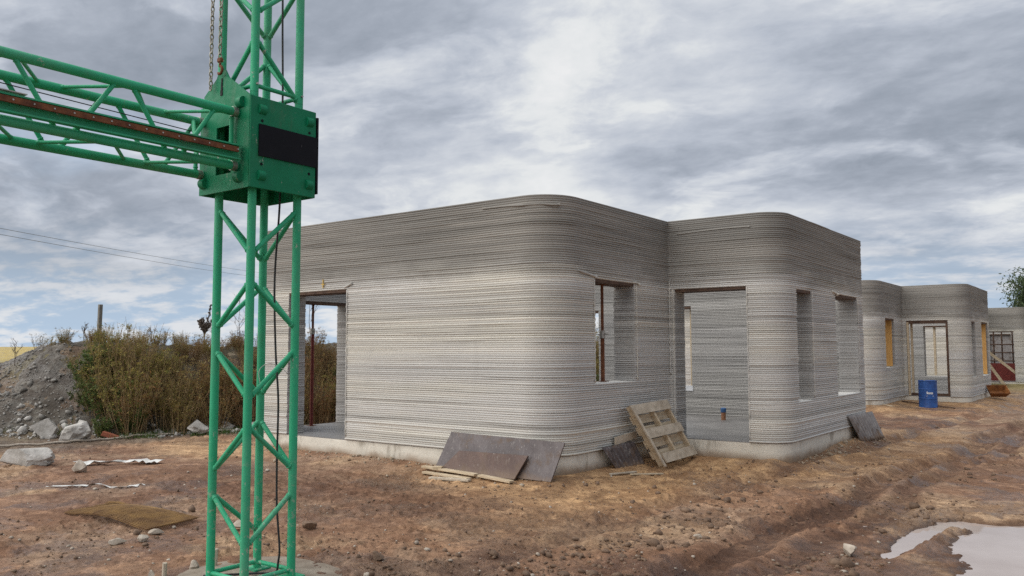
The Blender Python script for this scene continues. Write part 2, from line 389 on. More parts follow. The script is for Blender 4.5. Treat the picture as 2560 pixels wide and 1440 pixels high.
def ply_mat(name, c1, c2, c3, st=(1, 1, 1)):
    m, nt = new_mat(name)
    g = nt.n('ShaderNodeTexCoord').outputs['Object']
    f = nt.noise(nt.mapping(g, scale=st), 2.3, 7, .68, .5); s_ = nt.noise(nt.mapping(g, scale=(3, 1, 1)), 9, 7, .72); d = nt.noise(g, 26, 6, .72)
    z = nt.n('ShaderNodeSeparateXYZ', ins={0: g}).outputs[2]; blot = nt.noise(nt.mapping(g, loc=(4, 2, 1)), 3.6, 8, .7, .6)
    c = nt.ramp(f, [(.36, c1), (.64, c2)])
    c = nt.mix(nt.mapr(s_, .54, .68, 0, .8), c, c3)
    c = nt.mix(nt.mapr(blot, .53, .62, 0, .75), c, (.12, .078, .052, 1))
    c = nt.mix(nt.mapr(nt.math('ADD', z, nt.math('MULTIPLY', f, .45)), -.06, .06, .8, 0.0, True), c, (.20, .135, .09, 1))
    c = nt.mix(nt.mapr(d, .63, .68, 0, .7), c, (.46, .44, .41, 1))
    finish(nt, c, nt.mapr(s_, .3, .7, .4, .8), d, .35, .004); return m
M['ply'] = ply_mat('film_faced_plywood', (.085, .07, .072), (.15, .13, .132), (.30, .28, .27, 1))
M['plyred'] = ply_mat('stained_plywood', (.085, .05, .042), (.145, .09, .07), (.22, .18, .16, 1))
M['slate'] = ply_mat('weathered_corrugated_sheet', (.20, .185, .185), (.30, .28, .27), (.42, .40, .38, 1))
M['slatedark'] = ply_mat('dark_corrugated_sheet', (.06, .048, .048), (.12, .1, .1), (.4, .38, .37, 1), (1, 3, 1))

def leaf_mat(name, trans=.35):
    m, nt = new_mat(name)
    a = nt.n('ShaderNodeAttribute', attribute_name='tint').outputs['Color']
    oi = nt.n('ShaderNodeObjectInfo').outputs['Random']
    h = nt.n('ShaderNodeHueSaturation', ins={'Hue': nt.mapr(oi, 0, 1, .48, .52), 'Value': nt.mapr(oi, 0, 1, .85, 1.45), 'Color': a}).outputs[0]
    b = nt.n('ShaderNodeBsdfPrincipled', ins={'Base Color': h, 'Roughness': .65}); b.inputs['Specular IOR Level'].default_value = .25
    t = nt.n('ShaderNodeBsdfTranslucent', ins={'Color': h})
    mx = nt.n('ShaderNodeMixShader', ins={0: trans}); nt.t.links.new(b.outputs[0], mx.inputs[1]); nt.t.links.new(t.outputs[0], mx.inputs[2])
    o = nt.n('ShaderNodeOutputMaterial'); nt.t.links.new(mx.outputs[0], o.inputs[0]); return m
M['leaf'] = leaf_mat('weed_leaves')
M['stem'] = simple('dry_stems', (.17, .115, .055), (.36, .26, .14), 3, (.8, .95))
M['twig'] = simple('dark_twigs', (.07, .055, .045), (.14, .11, .09), 3, (.8, .95))
M['bark'] = simple('bark', (.06, .05, .04), (.12, .1, .08), 8, (.85, .95), .6, .02)

def mud_mat():
    m, nt = new_mat('muddy_ground')
    a = nt.n('ShaderNodeAttribute', attribute_name='tint').outputs['Color']
    g = nt.n('ShaderNodeTexCoord').outputs['Object']
    mul = lambda k: nt.mix(1.0, a, (*k, 1), 'MULTIPLY')
    f1 = nt.noise(g, 1.7, 7, .62, .3); f2 = nt.noise(g, 9, 8, .68, .2); f3 = nt.noise(g, 42, 6, .72)
    pale = nt.noise(nt.mapping(g, loc=(9, 3, 1)), 3.3, 8, .70); f4 = nt.noise(nt.mapping(g, loc=(5, 1, 2)), 19, 7, .72)
    def vor(scale, rnd=1.0):
        nd = nt.n('ShaderNodeTexVoronoi', feature='F1'); nt.put(nd.inputs['Vector'], nt.n('ShaderNodeVectorMath', operation='ADD', ins={0: g, 1: nt.n('ShaderNodeVectorMath', operation='SCALE', ins={0: nt.n('ShaderNodeCombineXYZ', ins={0: f3, 1: f4, 2: f2}).outputs[0], 'Scale': .09}).outputs[0]}).outputs[0])
        nd.inputs['Scale'].default_value = scale; return nd
    v1, v2 = vor(24), vor(62)
    wetf = nt.noise(nt.mapping(g, loc=(3, 8, 0)), .8, 7, .62, .4)
    c = nt.mix(nt.mapr(f1, .44, .56, 0, .7, True), a, mul((.60, .52, .47)))
    c = nt.mix(nt.mapr(f2, .51, .59, 0, .7), c, mul((.52, .45, .40)))
    c = nt.mix(nt.mapr(pale, .53, .61, 0, .8), c, mul((1.42, 1.44, 1.42)))
    c = nt.mix(nt.mapr(f4, .57, .66, 0, .7), c, mul((.45, .38, .33)))
    cell = nt.n('ShaderNodeSeparateColor', ins={0: v1.outputs['Color']}).outputs[0]
    c = nt.mix(nt.mapr(cell, .55, 1, 0, .35), c, mul((.55, .48, .42)))
    c = nt.mix(nt.mapr(f3, .56, .68, 0, .6), c, mul((.42, .36, .31)))
    c = nt.mix(nt.mapr(wetf, .50, .58, 0, .55, True), c, nt.mix(1.0, c, (.55, .50, .47, 1), 'MULTIPLY'))
    lump = nt.math('SUBTRACT', 1.0, nt.mapr(v1.outputs['Distance'], 0, .7, 0, 1)); grit = nt.math('SUBTRACT', 1.0, nt.mapr(v2.outputs['Distance'], 0, .7, 0, 1))
    hgt = nt.math('ADD', nt.math('ADD', nt.math('MULTIPLY', f2, .9), nt.math('MULTIPLY', f3, .35)), nt.math('ADD', nt.math('MULTIPLY', nt.math('MULTIPLY', lump, cell), .42), nt.math('MULTIPLY', grit, .12)))
    rough = nt.mapr(wetf, .49, .57, .9, .30, True)
    finish(nt, c, rough, hgt, .85, .035, spec=.4); return m
M['mud'] = mud_mat()
def water_mat():
    m, nt = new_mat('muddy_water')
    g = nt.n('ShaderNodeTexCoord').outputs['Object']
    f = nt.noise(g, 3, 3, .5); b = nt.noise(g, 14, 2, .5)
    finish(nt, nt.ramp(f, [(.3, (.42, .35, .315)), (.7, (.48, .41, .375))]), .03, b, .02, .004, spec=.6, IOR=1.33); return m
M['water'] = water_mat()

# ------------------------------------------------------------------ terrain
LB, PX, LD, H = 3.294, 1.844, 4.849, 3.472
XL = -6.5; YB = LB+LD
HOUSE_T = [Vector((0, 0, 0)), Vector((.065, 16.407, -.08)), Vector((.13, 32.81, -.16))]
def rect_d(x, y, x0, x1, y0, y1):
    dx = np.maximum(np.maximum(x0-x, x-x1), 0); dy = np.maximum(np.maximum(y0-y, y-y1), 0)
    return np.hypot(dx, dy)
def house_d(x, y):
    d = 1e9
    for t in HOUSE_T:
        d = np.minimum(d, np.minimum(rect_d(x, y, XL+t.x, t.x, t.y, t.y+YB), rect_d(x, y, t.x-1, PX+t.x, t.y+LB, t.y+YB)))
    return d
WATER_Z = -.392
RUTS = ((1.8, .19), (3.25, .2), (3.7, .13), (5.7, .2))
def bank_foot_x(y):
    return np.where(y < .2, -10.3+1.0*(np.maximum(y, -6)-.2), np.where(y < 2, -10.3+.4*(y-.2), -9.58))
def bank_h(x, y):
    """spoil bank running along the left of the plots"""
    wob = (fbm(x*.25, y*.25, 3, 51)-.5)*1.6
    foot = bank_foot_x(y)+wob*.45
    u = (foot-x)*np.where(y < .2, .74, .95)
    crest = 1.86+(fbm(y*.35, x*.1, 3, 52)-.5)*.5
    kk = y+.391*x; crest = crest*(.70+.30*sstep(-6.7, -5.0, kk))*(.5+.5*sstep(-9.0, -6.6, kk))
    prof = sstep(-.2, 2.3, u)*(1-.9*sstep(4.2, 9.0, u))
    return crest*prof
def ground_z(x, y, detail=True):
    x = np.asarray(x, float); y = np.asarray(y, float)
    r = np.hypot(x-CAM.x, y-CAM.y)
    z = -.335+(fbm(x*.35, y*.35, 3, 1)-.5)*.09
    d = house_d(x, y)
    z = z+.105*np.exp(-(d/.45)**2)
    near = 1-sstep(25, 60, r)
    rutw = sstep(.9, 2.2, x)*near
    wob = (fbm(y*.5, x*.2, 3, 3)-.5)*.55
    xs = x-wob-.055*np.maximum(y-1, 0)
    for xc, dp, wd in ((1.8, .06, .19), (3.25, .065, .2), (3.7, .03, .13), (5.7, .06, .2)):
        q = (xs-xc)/wd; md = .5+fbm(y*.8+xc*7, xc, 3, 5)
        rg = .35+1.1*fbm(x*2.6, y*2.6, 3, 6); lug = np.sin((y+np.abs(xs-xc)*.8)*2*math.pi/.17)
        z = z+rutw*(-dp*.9*md*np.exp(-q*q*q*q)+.009*lug*np.exp(-q*q*q*q)*sstep(.42, .6, md-.5)+dp*.6*md*rg*(np.exp(-(np.abs(q)-1.6)**2*3.0)))
    # puddle basins
    e = (fbm(x*2.2, y*2.2, 3, 8)-.5)
    qb = np.hypot((x-5.36)/.84, (y+.45)/1.66)+e*.45+(fbm(x*7, y*7, 3, 9)-.5)*.22; bw_ = .8*(1-sstep(.9, 1.5, np.hypot((x-4.9)/1.3, (y+.4)/2.0)))
    z = z*(1-bw_)+(-.37)*bw_-.075*(1-sstep(.62, 1.06, qb))
    qn = np.hypot((x-4.29-.06*(y+.3))/.145, (y+.30)/1.02)+e*.45+(fbm(x*7+3, y*7, 3, 10)-.5)*.25
    z = z-.065*(1-sstep(.55, 1.15, qn))+.05*np.exp(-((x-4.47-.05*y)/.085)**2-((y+.55)/.75)**2)
    z = z-.06*(1-sstep(.5, 1.1, np.hypot((x-4.62)/.42, (y-.66)/.26)+e*.3))
    if detail:
        rough_w = near*(1-.85*np.exp(-(d/.35)**2))*(1-.6*(1-sstep(.6, 1.0, qb)))
        churn = .5+.9*sstep(.42, .62, fbm(x*.55+4, y*.55, 3, 11))
        f = fbm(x*3.1, y*3.1, 4, 12, .55); g = np.abs(fbm(x*6.5+3, y*6.5, 3, 13)-.5)*2
        h = fbm(x*17, y*17, 3, 14, .6)
        z = z+rough_w*churn*((f-.5)*.055-g*.02+(h-.5)*.018+.015*sstep(.60, .78, vnoise(x*9.5+1.3*vnoise(x*20, y*20, 17), y*9.5, 15))+.004*sstep(.58, .74, vnoise(x*21, y*21+1.1*vnoise(x*40, y*40, 19), 16)))
    z = z+bank_h(x, y)
    far = sstep(70, 420, r)
    return z+far*(3.4+(fbm(x*.004, y*.004, 3, 77)-.5)*2.0)

def bank_surf(x, y):
    bh = bank_h(x, y)
    return ground_z(x, y, False)+sstep(.05, .3, bh)*((fbm(x*1.6, y*1.6, 4, 61)-.5)*.26+(fbm(x*6, y*6, 3, 62)-.5)*.16)+.02-.35*(1-sstep(0.0, .12, bh))
def surf(x, y): return np.maximum(ground_z(x, y), np.where((x < -8.4) & (x > -18.9) & (y > -8.4) & (y < 13.9), bank_surf(x, y), -9))
def gz(x, y): return float(surf(np.array([float(x)]), np.array([float(y)]))[0])

def ground_col(x, y):
    return np.clip(_ground_col(x, y)*np.array([1.34, 1.22, 1.13]), 0, .65)
def _ground_col(x, y):
    n1 = fbm(x*.45, y*.45, 4, 21); n2 = fbm(x*.9+7, y*.9, 4, 22); n3 = fbm(x*.22+2, y*.22, 3, 23); n4 = fbm(x*2.5, y*2.5, 3, 24)
    A = np.array
    C = A([.25, .158, .103])*np.ones(x.shape+(3,))
    def mix(w_, c): nonlocal C; w_ = np.clip(w_, 0, 1)[..., None]; C = C*(1-w_)+A(c)*w_
    mix(sstep(.46, .62, n1), [.19, .115, .075])                # reddish mud
    mix(sstep(.50, .66, n2)*.8, [.265, .195, .140])             # drier grey brown
    mix(sstep(.55, .7, n4)*.4, [.24, .165, .125])
    mix(sstep(.57, .66, fbm(x*.7+11, y*.7+4, 4, 26))*.75, [.36, .27, .18])                    # dry sandy patches
    d = house_d(x, y)
    mix((1-sstep(.4, 2.6, d+(n2-.5)*2))*sstep(-3.5, -.5, x)*.85, [.36, .245, .135])        # sandy strip along the houses
    band = np.exp(-((x-1.1-(n1-.5)*1.2)/.85)**2)*sstep(-4, -1.5, y)*(1-sstep(5, 9, y)); mix(band*.55, [.40, .27, .145])
    mix(np.exp(-(np.hypot((x+7.2)/1.5, (y+.2)/1.1)+(n1-.5))**4)*.9, [.42, .30, .18])        # sand heap left
    mix(np.exp(-(np.hypot((x+2.2)/2.9, (y+1.9)/.95)+(n2-.5)*.8)**4)*.75, [.14, .082, .054])   # wet dark mud
    mix(sstep(.52, .68, n3)*sstep(2.2, 3.2, x)*.6, [.205, .16, .125])                       # greyer churned track
    near = 1-sstep(18, 30, np.hypot(x-CAM.x, y-CAM.y)); wob = (fbm(y*.5, x*.2, 3, 3)-.5)*.55; xs = x-wob-.055*np.maximum(y-1, 0)
    for xc, wd in RUTS:
        q = (xs-xc)/(wd*1.25); md = fbm(y*.8+xc*7, xc, 3, 5); mix(np.exp(-q**4)*near*sstep(.30, .5, md)*(.45+.5*n4)*sstep(.9, 2.2, x), [.125, .072, .047])   # moist mud pressed into the ruts
    bw = sstep(-8.6, -9.6, x+.1*np.abs(y)+(n2-.5)*1.2)
    mix(bw*.8, [.135, .122, .10])
    mix(bw*sstep(.5, .62, n2)*.6*sstep(-2.5, 0, y), [.10, .115, .05])
    zz = ground_z(x, y, False); mix((1-sstep(WATER_Z+.008, WATER_Z+.04, zz))*(np.abs(x-4.8) < 1.8)*(np.abs(y+.4) < 2.6)*.75, [.085, .05, .033])
    r = np.hypot(x-CAM.x, y-CAM.y)
    mix(sstep(32, 48, r), [.20, .19, .085]); mix(sstep(90, 160, r), [.42, .36, .12])
    return C

f_mm = 832.0
def terrain():
    th0 = YAW
    th = np.concatenate([np.linspace(-math.pi, -.72, 70)[:-1], np.arange(-.72, .72, .00165), np.linspace(.72, math.pi, 70)])
    rr = [.25]
    while rr[-1] < 60:
        q = rr[-1]; rr.append(q+max(.02, min(.75*q*q/(1.73*f_mm), .02*q)))
    while rr[-1] < 6000: rr.append(rr[-1]*1.09)
    rr = np.array(rr); TH, RR = np.meshgrid(th+th0, rr)
    X = CAM.x+RR*np.sin(TH); Y = CAM.y+RR*np.cos(TH); Z = ground_z(X, Y)
    V = np.stack([X, Y, Z], -1)
    ob = grid_mesh('ground', V, len(rr), len(th), M['mud'])
    set_col(ob, ground_col(X, Y).reshape(-1, 3)); tag(ob, kind='structure'); return ob
terrain()
# puddle water
def puddle(name, cx, cy, rx, ry):
    m = MB(); n = 40
    m.add([(cx+rx*math.cos(2*math.pi*k/n), cy+ry*math.sin(2*math.pi*k/n), WATER_Z) for k in range(n)], [tuple(range(n))])
    return tag(m.build(name, M['water']), kind='structure')
puddle('puddle_water', 4.95, -.45, 1.35, 1.9)

# ------------------------------------------------------------------ printed houses
TH = .36; LH = .031
def path():
    cor = [((XL, 0), .5), ((0, 0), .55), ((0, LB), 0), ((PX, LB), .43), ((PX, YB), .4), ((XL, YB), .5)]
    n = len(cor); P = []; N = []; F = []
    for i in range(n):
        (c, R) = cor[i]; (c2, R2) = cor[(i+1) % n]
        c = np.array(c, float); c2 = np.array(c2, float); d = (c2-c)/np.linalg.norm(c2-c); nr = np.array([d[1], -d[0]])
        L = np.linalg.norm(c2-c); step = .06 if i < 4 else .3
        ks = list(np.arange(R, L-R2+1e-6, step))
        for (fi, a0, a1, z0, z1) in OPEN:
            if fi == i: ks += [a0, a1]
        ks = sorted(set(np.round(ks+[L-R2], 4)))
        if R == 0: ks = [k for k in ks if k > .01]
        if R2 == 0: ks = [k for k in ks if k < L-.01]
        for k in ks: P.append(c+d*k); N.append(nr); F.append((i, k))
        # corner at c2
        (c3, _) = cor[(i+2) % n]; d2 = (np.array(c3)-c2)/np.linalg.norm(np.array(c3)-c2); nr2 = np.array([d2[1], -d2[0]])
        if R2 == 0: P.append(c2); N.append(nr+nr2); F.append((i, L))
        else:
            cen = c2-d*R2-nr*R2
            m_ = 12 if i in (0, 2) else 6
            for q in range(1, m_):
                a = (q/m_)*math.pi/2; nn = nr*math.cos(a)+d*math.sin(a); P.append(cen+nn*R2); N.append(nn); F.append((-1, 0))
    return np.array(P), np.array(N), F
zq = lambda z: round(z/LH)*LH
# (face, start, end, bottom, top); face 0 front, 1 return, 3 gable, 4 back, 5 left end
OPEN = [(0, 6.5-5.40, 6.5-3.97, 0, zq(2.36)), (1, 1.0, 2.14, zq(.93), zq(2.39)), (2, .10, 1.29, 0, zq(2.36)),
        (3, .64, 1.36, zq(.59), zq(2.34)), (3, 2.72, 4.10, zq(.58), zq(2.345)),
        (4, PX+.25-.95, PX+.25, zq(.5), zq(2.29)), (4, PX+1.69, PX+2.6, zq(.54), zq(2.31)), (4, PX+4.01, PX+5.0, zq(.62), zq(2.3)),
        (5, YB-2.03, YB-.95, 0, zq(2.29))]
OPEN = [(f, min(a, b), max(a, b), z0, z1) for f, a, b, z0, z1 in OPEN]
PP, NN, FF = path()
nC = len(PP)
SEG = np.linalg.norm(np.roll(PP, -1, 0)-PP, axis=1); SS = np.concatenate([[0], np.cumsum(SEG)[:-1]])
NL = int(round(H/LH))
rl = np.random.default_rng(3)
ljit = rl.normal(0, .0024, NL+1); lend = rl.normal(0, .0045, (NL+1, 40))
PROF = [(0.0, -.0066), (.22, -.001), (.5, .0022), (.8, -.0005)]
def wall_rows(j0, j1, prof, inner):
    rows = []
    for j in range(j0, j1):
        for t, o in prof: rows.append((j, t, o))
    rows.append((j1, 0.0, prof[0][1])); return rows
def wall_grid(rows, side):
    J = np.array([r[0] for r in rows], float)[:, None]; T = np.array([r[1] for r in rows])[:, None]; O = np.array([r[2] for r in rows])[:, None]
    S = SS[None, :]; sd = 0 if side > 0 else 500
    jit = ljit[np.minimum(J[:, 0].astype(int), NL)][:, None]
    wav = (fbm(S*.9, J*.21, 3, 101+sd)-.5)*.012+(vnoise(S*.8+J*5.3, J*3.9, 103+sd)-.5)*.006
    deep = np.where(T == 0, -.014*sstep(.70, .86, vnoise(S*.55+J*13.7, J*7.31, 105+sd))-.006*vnoise(S*.9+J*3.3, J*5.1, 106+sd), 0)
    bulge = np.where(T > 0, .008*sstep(.76, .9, vnoise(S*.7+J*9.1, J*3.77, 108+sd)), 0)
    off = O+jit+wav+deep+bulge
    Zw = (J+T)*LH+(fbm(S*.55, J*.11, 2, 107)-.5)*.014*np.clip(J/6, 0, 1)*np.clip((NL-J)/4, 0, 1)
    if side > 0: X = PP[None, :, 0]+NN[None, :, 0]*off; Y = PP[None, :, 1]+NN[None, :, 1]*off
    else: X = PP[None, :, 0]-NN[None, :, 0]*(TH+off); Y = PP[None, :, 1]-NN[None, :, 1]*(TH+off)
    return np.stack([X, Y, Zw+0*X], -1)
def wall_part(name, j0, j1, mat, parent, cap_top, openings):
    rows = wall_rows(j0, j1, PROF, False); nR = len(rows)
    Vo = wall_grid(rows, 1); Vi = wall_grid(rows, -1)
    zrow = np.array([(r[0]+r[1])*LH for r in rows]); zm = (zrow[1:]+zrow[:-1])/2
    keep = np.ones((nR-1, nC), bool)
    for f, a0, a1, z0, z1 in openings:
        for c in range(nC):
            fa, ka = FF[c]; fb, kb = FF[(c+1) % nC]
            if fa == f and fb == f and ka >= a0-1e-3 and kb <= a1+1e-3: keep[(zm > z0) & (zm < z1), c] = False
    V = [Vo.reshape(-1, 3)]; Q = []; RV = {}
    rI, cI = np.nonzero(keep); c2 = (cI+1) % nC
    Q.append(np.stack([rI*nC+cI, rI*nC+c2, (rI+1)*nC+c2, (rI+1)*nC+cI], 1))
    o = nR*nC
    mesh_np('inner_'+name.split('_')[-1], Vi.reshape(-1, 3), np.stack([rI*nC+c2, rI*nC+cI, (rI+1)*nC+cI, (rI+1)*nC+c2], 1), M['wall_in_shaded'], parent, smooth=True)
    base = o
    def strip(A, B):   # horizontal cover between outer row pts A and inner row pts B (arrays n,3)
        nonlocal base
        n = len(A); V.append(np.concatenate([A, B])); i = np.arange(n-1); Q.append(np.stack([base+i, base+i+1, base+n+i+1, base+n+i], 1)); base += 2*n
    if cap_top: 
        idx = np.r_[np.arange(nC), 0]; strip(Vo[-1, idx], Vi[-1, idx])
    for oi, (f, a0, a1, z0, z1) in enumerate(openings):
        cs = [c for c in range(nC) if FF[c][0] == f and a0-1e-3 <= FF[c][1] <= a1+1e-3]
        r0 = int(np.argmin(np.abs(zrow-z0))); r1 = int(np.argmin(np.abs(zrow-z1)))
        if z0 > .1: strip(Vo[r0, cs], Vi[r0, cs])
        strip(Vo[r1, cs][::-1], Vi[r1, cs][::-1])
        for e, (c, sg) in enumerate(((cs[0], 1), (cs[-1], -1))):
            tg = PP[cs[-1]]-PP[cs[0]]; tg = tg/np.linalg.norm(tg)*sg
            us = np.array([0, .06, .16, .5, .84, .94, 1.0]); k = len(us); g = np.zeros((r1-r0+1, k, 3))
            for ri in range(r0, r1+1):
                j, t, of = rows[ri]; amp = of+.002+lend[j, (oi*2+e) % 40]*.8 if t > 0 else of*1.3
                sh = np.sqrt(np.clip(1-(2*us-1)**6, 0, 1))
                pt = Vo[ri, c][None]*(1-us[:, None])+Vi[ri, c][None]*us[:, None]
                pt[:, 0] += tg[0]*amp*sh; pt[:, 1] += tg[1]*amp*sh; g[ri-r0] = pt
            n_ = r1-r0+1; i = np.arange(n_-1)[:, None]*k; jj = np.arange(k-1)[None]
            q = np.stack([i+jj, i+jj+k, i+jj+k+1, i+jj+1], -1).reshape(-1, 4)
            mesh_np('reveal', g.reshape(-1, 3), q if sg > 0 else q[:, ::-1], M['wall_in_shaded'], parent, smooth=True)  # reveals use the darkened copy too, recess shade painted in
    return mesh_np(name, np.concatenate(V), np.concatenate(Q), mat, parent, smooth=True)

house = thing('printed_house', 'nearest printed concrete house with plywood and a pallet leaning on it', 'house', HOUSE_T[0], 'row of printed concrete houses'); house['_local'] = 1
JB = int(round(2.54/LH))
wall_part('wall', 0, JB, M['wall'], house, False, OPEN)
wall_part('upper_wall', JB, NL, M['wall'], house, True, [])['label'] = 'darker damp upper band of printed layers'
# foundation and floor
m = MB(); pts = [(PP[i]-NN[i]*.025) for i in range(nC) if FF[i][0] == -1 or i % 4 == 0 or FF[i][1] in (0,)]
n = len(pts); fz = -.012
vs = []
for i, q in enumerate(pts):
    wob_ = (vnoise(np.array([i*.37]), np.array([.5]), 5)[0]-.5)*.02
    vs += [(q[0], q[1], -.75), (q[0]*1, q[1]*1, fz)]
fs = [(2*i, 2*((i+1) % n), 2*((i+1) % n)+1, 2*i+1) for i in range(n)]
m.add(vs, fs); m.build('foundation', M['found'], house)
m = MB(); m.add([(q[0], q[1], 0.0) for q in pts]+[(q[0], q[1], -.012) for q in pts], [tuple(range(n))]+[(i, (i+1) % n, n+(i+1) % n, n+i)[::-1] for i in range(n)]); m.build('floor_slab', M['floor'], house)
# formwork boards under the heads of the openings
FD = [((XL, 0), (1, 0)), ((0, 0), (0, 1)), ((0, LB), (1, 0)), ((PX, LB), (0, 1)), ((PX, YB), (-1, 0)), ((XL, YB), (0, -1))]
for f, a0, a1, z0, z1 in OPEN:
    (ox, oy), (dx, dy) = FD[f]; mid = (a0+a1)/2; nx, ny = dy, -dx
    c = (ox+dx*mid-nx*TH*.5, oy+dy*mid-ny*TH*.5, z1-.022)
    R = Matrix(((dx, -nx, 0), (dy, -ny, 0), (0, 0, 1)))
    MB().box(c, (a1-a0+.01, TH*.92, .04), R).build('lintel_board', M['woodbrown'], house)
# copies of the house further along the row
houses = [house]
for k, lab in ((1, 'second printed concrete house with orange timber in its openings'), (2, 'farthest printed concrete house at the right edge of the photo')):
    h = house.copy(); col.objects.link(h); h.location = HOUSE_T[k]; h['label'] = lab; houses.append(h)
    for ch in house.children:
        c = ch.copy(); col.objects.link(c); c.parent = h
# small marks on the nearest house
m = MB(); m.box((-4.52, -.016, 2.47), (.014, .012, .14)); m.box((-4.52, -.018, 2.46), (.07, .012, .014)); m.build('level_mark', M['yellow'], house)

def bead(pts, r, name='loose_bead', blob=True):
    m = MB(); n_ = len(pts); P_ = smooth_pts(pts, 5); m.tube(P_, [r*(.75+.5*vnoise(np.array([i*.7]), np.array([r*900]), 3)[0]) for i in range(len(P_))], 7)
    if blob:
        v, f = rock_verts(int(abs(pts[-1][0])*100)+3, 1, 3, .35); e = Vector(pts[-1]); m.add([e+Vector((q.x*r*2.1, q.y*r*1.6, q.z*r*1.7)) for q in v], f)
    return m.build(name, M['wall'], house, True)
bead([(-1.2, -.004, 3.36), (-.8, -.004, 3.352), (-.5, -.006, 3.335), (-.28, .075, 3.34), (-.13, .16, 3.325), (-.07, .22, 3.33)], .014)
bead([(.16, LB-.006, 3.245), (.6, LB-.008, 3.262), (1.0, LB-.008, 3.27), (1.36, LB-.008, 3.262)], .009)
bead([(-4.02, -.006, 2.39), (-3.93, -.014, 2.41), (-3.86, -.012, 2.44)], .016)
bead([(.006, .55, 2.47), (.008, .8, 2.44), (.012, 1.0, 2.415)], .016); bead([(.006, 2.1, 2.40), (.012, 2.2, 2.40), (.01, 2.27, 2.38)], .016)
bead([(PX+.006, LB+2.5, 2.39), (PX+.012, LB+2.68, 2.37), (PX+.014, LB+2.76, 2.35)], .018)
for x_, y_, z0_, z1_ in ((.004, 2.20, .95, 2.36), (.02, LB-.02, 1.0, 2.5), (.075, LB-.003, 0.05, 2.36), (.004, .98, .95, 2.36), (-3.955, -.004, .05, 2.34), (1.30, LB-.004, .04, 2.34), (PX+.003, LB+1.40, .62, 2.32), (PX+.003, LB+4.14, .62, 2.32)):
    m = MB(); nz_ = 60; P_ = [(x_+.004*math.sin(k*2.1), y_+.004*math.cos(k*1.7), z0_+(z1_-z0_)*k/nz_) for k in range(nz_+1)]
    m.tube(P_, [.008+.006*rng.random() for _ in P_], 6); m.build('bead_seam', M['wall'], house, True)

# timber in the openings of the second house (local frame of that house)
h2 = houses[1]
MB().box((-.16, 2.14-.09, 1.655), (.2, .05, 1.42)).build('window_jamb_board', M['woodorange'], h2)
MB().box((PX-.16, LB+4.10-.06, 1.46), (.22, .05, 1.70)).build('window_jamb_board', M['woodorange'], h2)
for x_, y_ in ((.14, LB+.04), (.20, LB+.28), (1.25, LB+.06)):
    MB().box((x_, y_, 1.16), (.06, .08, 2.3)).build('door_frame_post', M['woodbrown' if x_ > 1 else 'wood'], h2)
MB().box((.7, LB+.06, 2.29), (1.04, .08, .06)).build('door_frame_head', M['woodbrown'], h2)
MB().box((.7, LB+.08, .05), (1.04, .06, .08)).build('door_frame_sill', M['woodbrown'], h2)
MB().box((.08, YB-.15, 1.4), (.07, .1, 1.75)).build('window_post', M['wood'], h2)
m = MB(); m.box((-1.75-.02, YB-.10, 1.42), (.05, .18, 1.74)); m.build('window_jamb_board', M['wood'], house)
m = MB(); m.box((-2.14, YB-.36, .56), (.95, .05, .11)); m.build('window_sill_board', M['whiteprint'], house)
MB().box((.225, YB-.2, 1.4), (1.0, .04, 1.85)).build('window_board', M['slate'], houses[2])
# A door-side timber of the second house, seen through the nearest house
MB().box((-3.97-.05, .12, 1.17), (.06, .2, 2.3)).build('door_frame_post', M['woodorange'], h2)
MB().box((-5.40+.05, .12, 1.17), (.06, .2, 2.3)).build('door_frame_post', M['woodorange'], h2)

# steel props
def prop(x, y, z0, z1, zc, label, omat='redprop'):
    t = thing('steel_prop', label, 'prop', (x, y, z0), 'adjustable steel props')
    MB().tube([(x, y, z0+.008), (x, y, zc)], .03, 12).build('outer_tube', M[omat], t, True, 40)
    MB().tube([(x, y, zc), (x, y, z1-.008)], .022, 12).build('inner_tube', M['rust'], t, True, 40)
    m = MB(); m.tube([(x, y, zc-.06), (x, y, zc+.05)], .04, 12); m.tube([(x-.1, y, zc+.0), (x+.1, y, zc-.0)], .008, 6); m.build('collar', M['steel'], t, True, 40)
    MB().box((x, y, z0+.004), (.13, .13, .008)).build('base_plate', M['rust'], t)
    MB().box((x, y, z1-.004), (.13, .13, .008)).build('head_plate', M['rust'], t)
prop(-6.28, 1.25, 0.0, zq(2.29)-.042, 1.75, 'red steel prop seen through the door of the nearest house')
prop(-.2, 1.53, zq(.93)+.005, zq(2.39)-.042, 1.62, 'thin rusty prop standing in the window beside the big rounded corner', 'rust')
# drain pipe stub inside
t = thing('drain_pipe', 'orange drain pipe stub with blue cap on the floor behind the doorway', 'pipe', (-.6, 6.84, 0))
MB().lathe((-.6, 6.84, 0), [(.045, 0), (.045, .15)], 20).build('pipe', M['orangepipe'], t, True, 40)
MB().lathe((-.6, 6.84, .15), [(.05, 0), (.055, .01), (.055, .08), (.04, .09), (.0, .09)], 20).build('cap', M['bluecap'], t, True, 40)

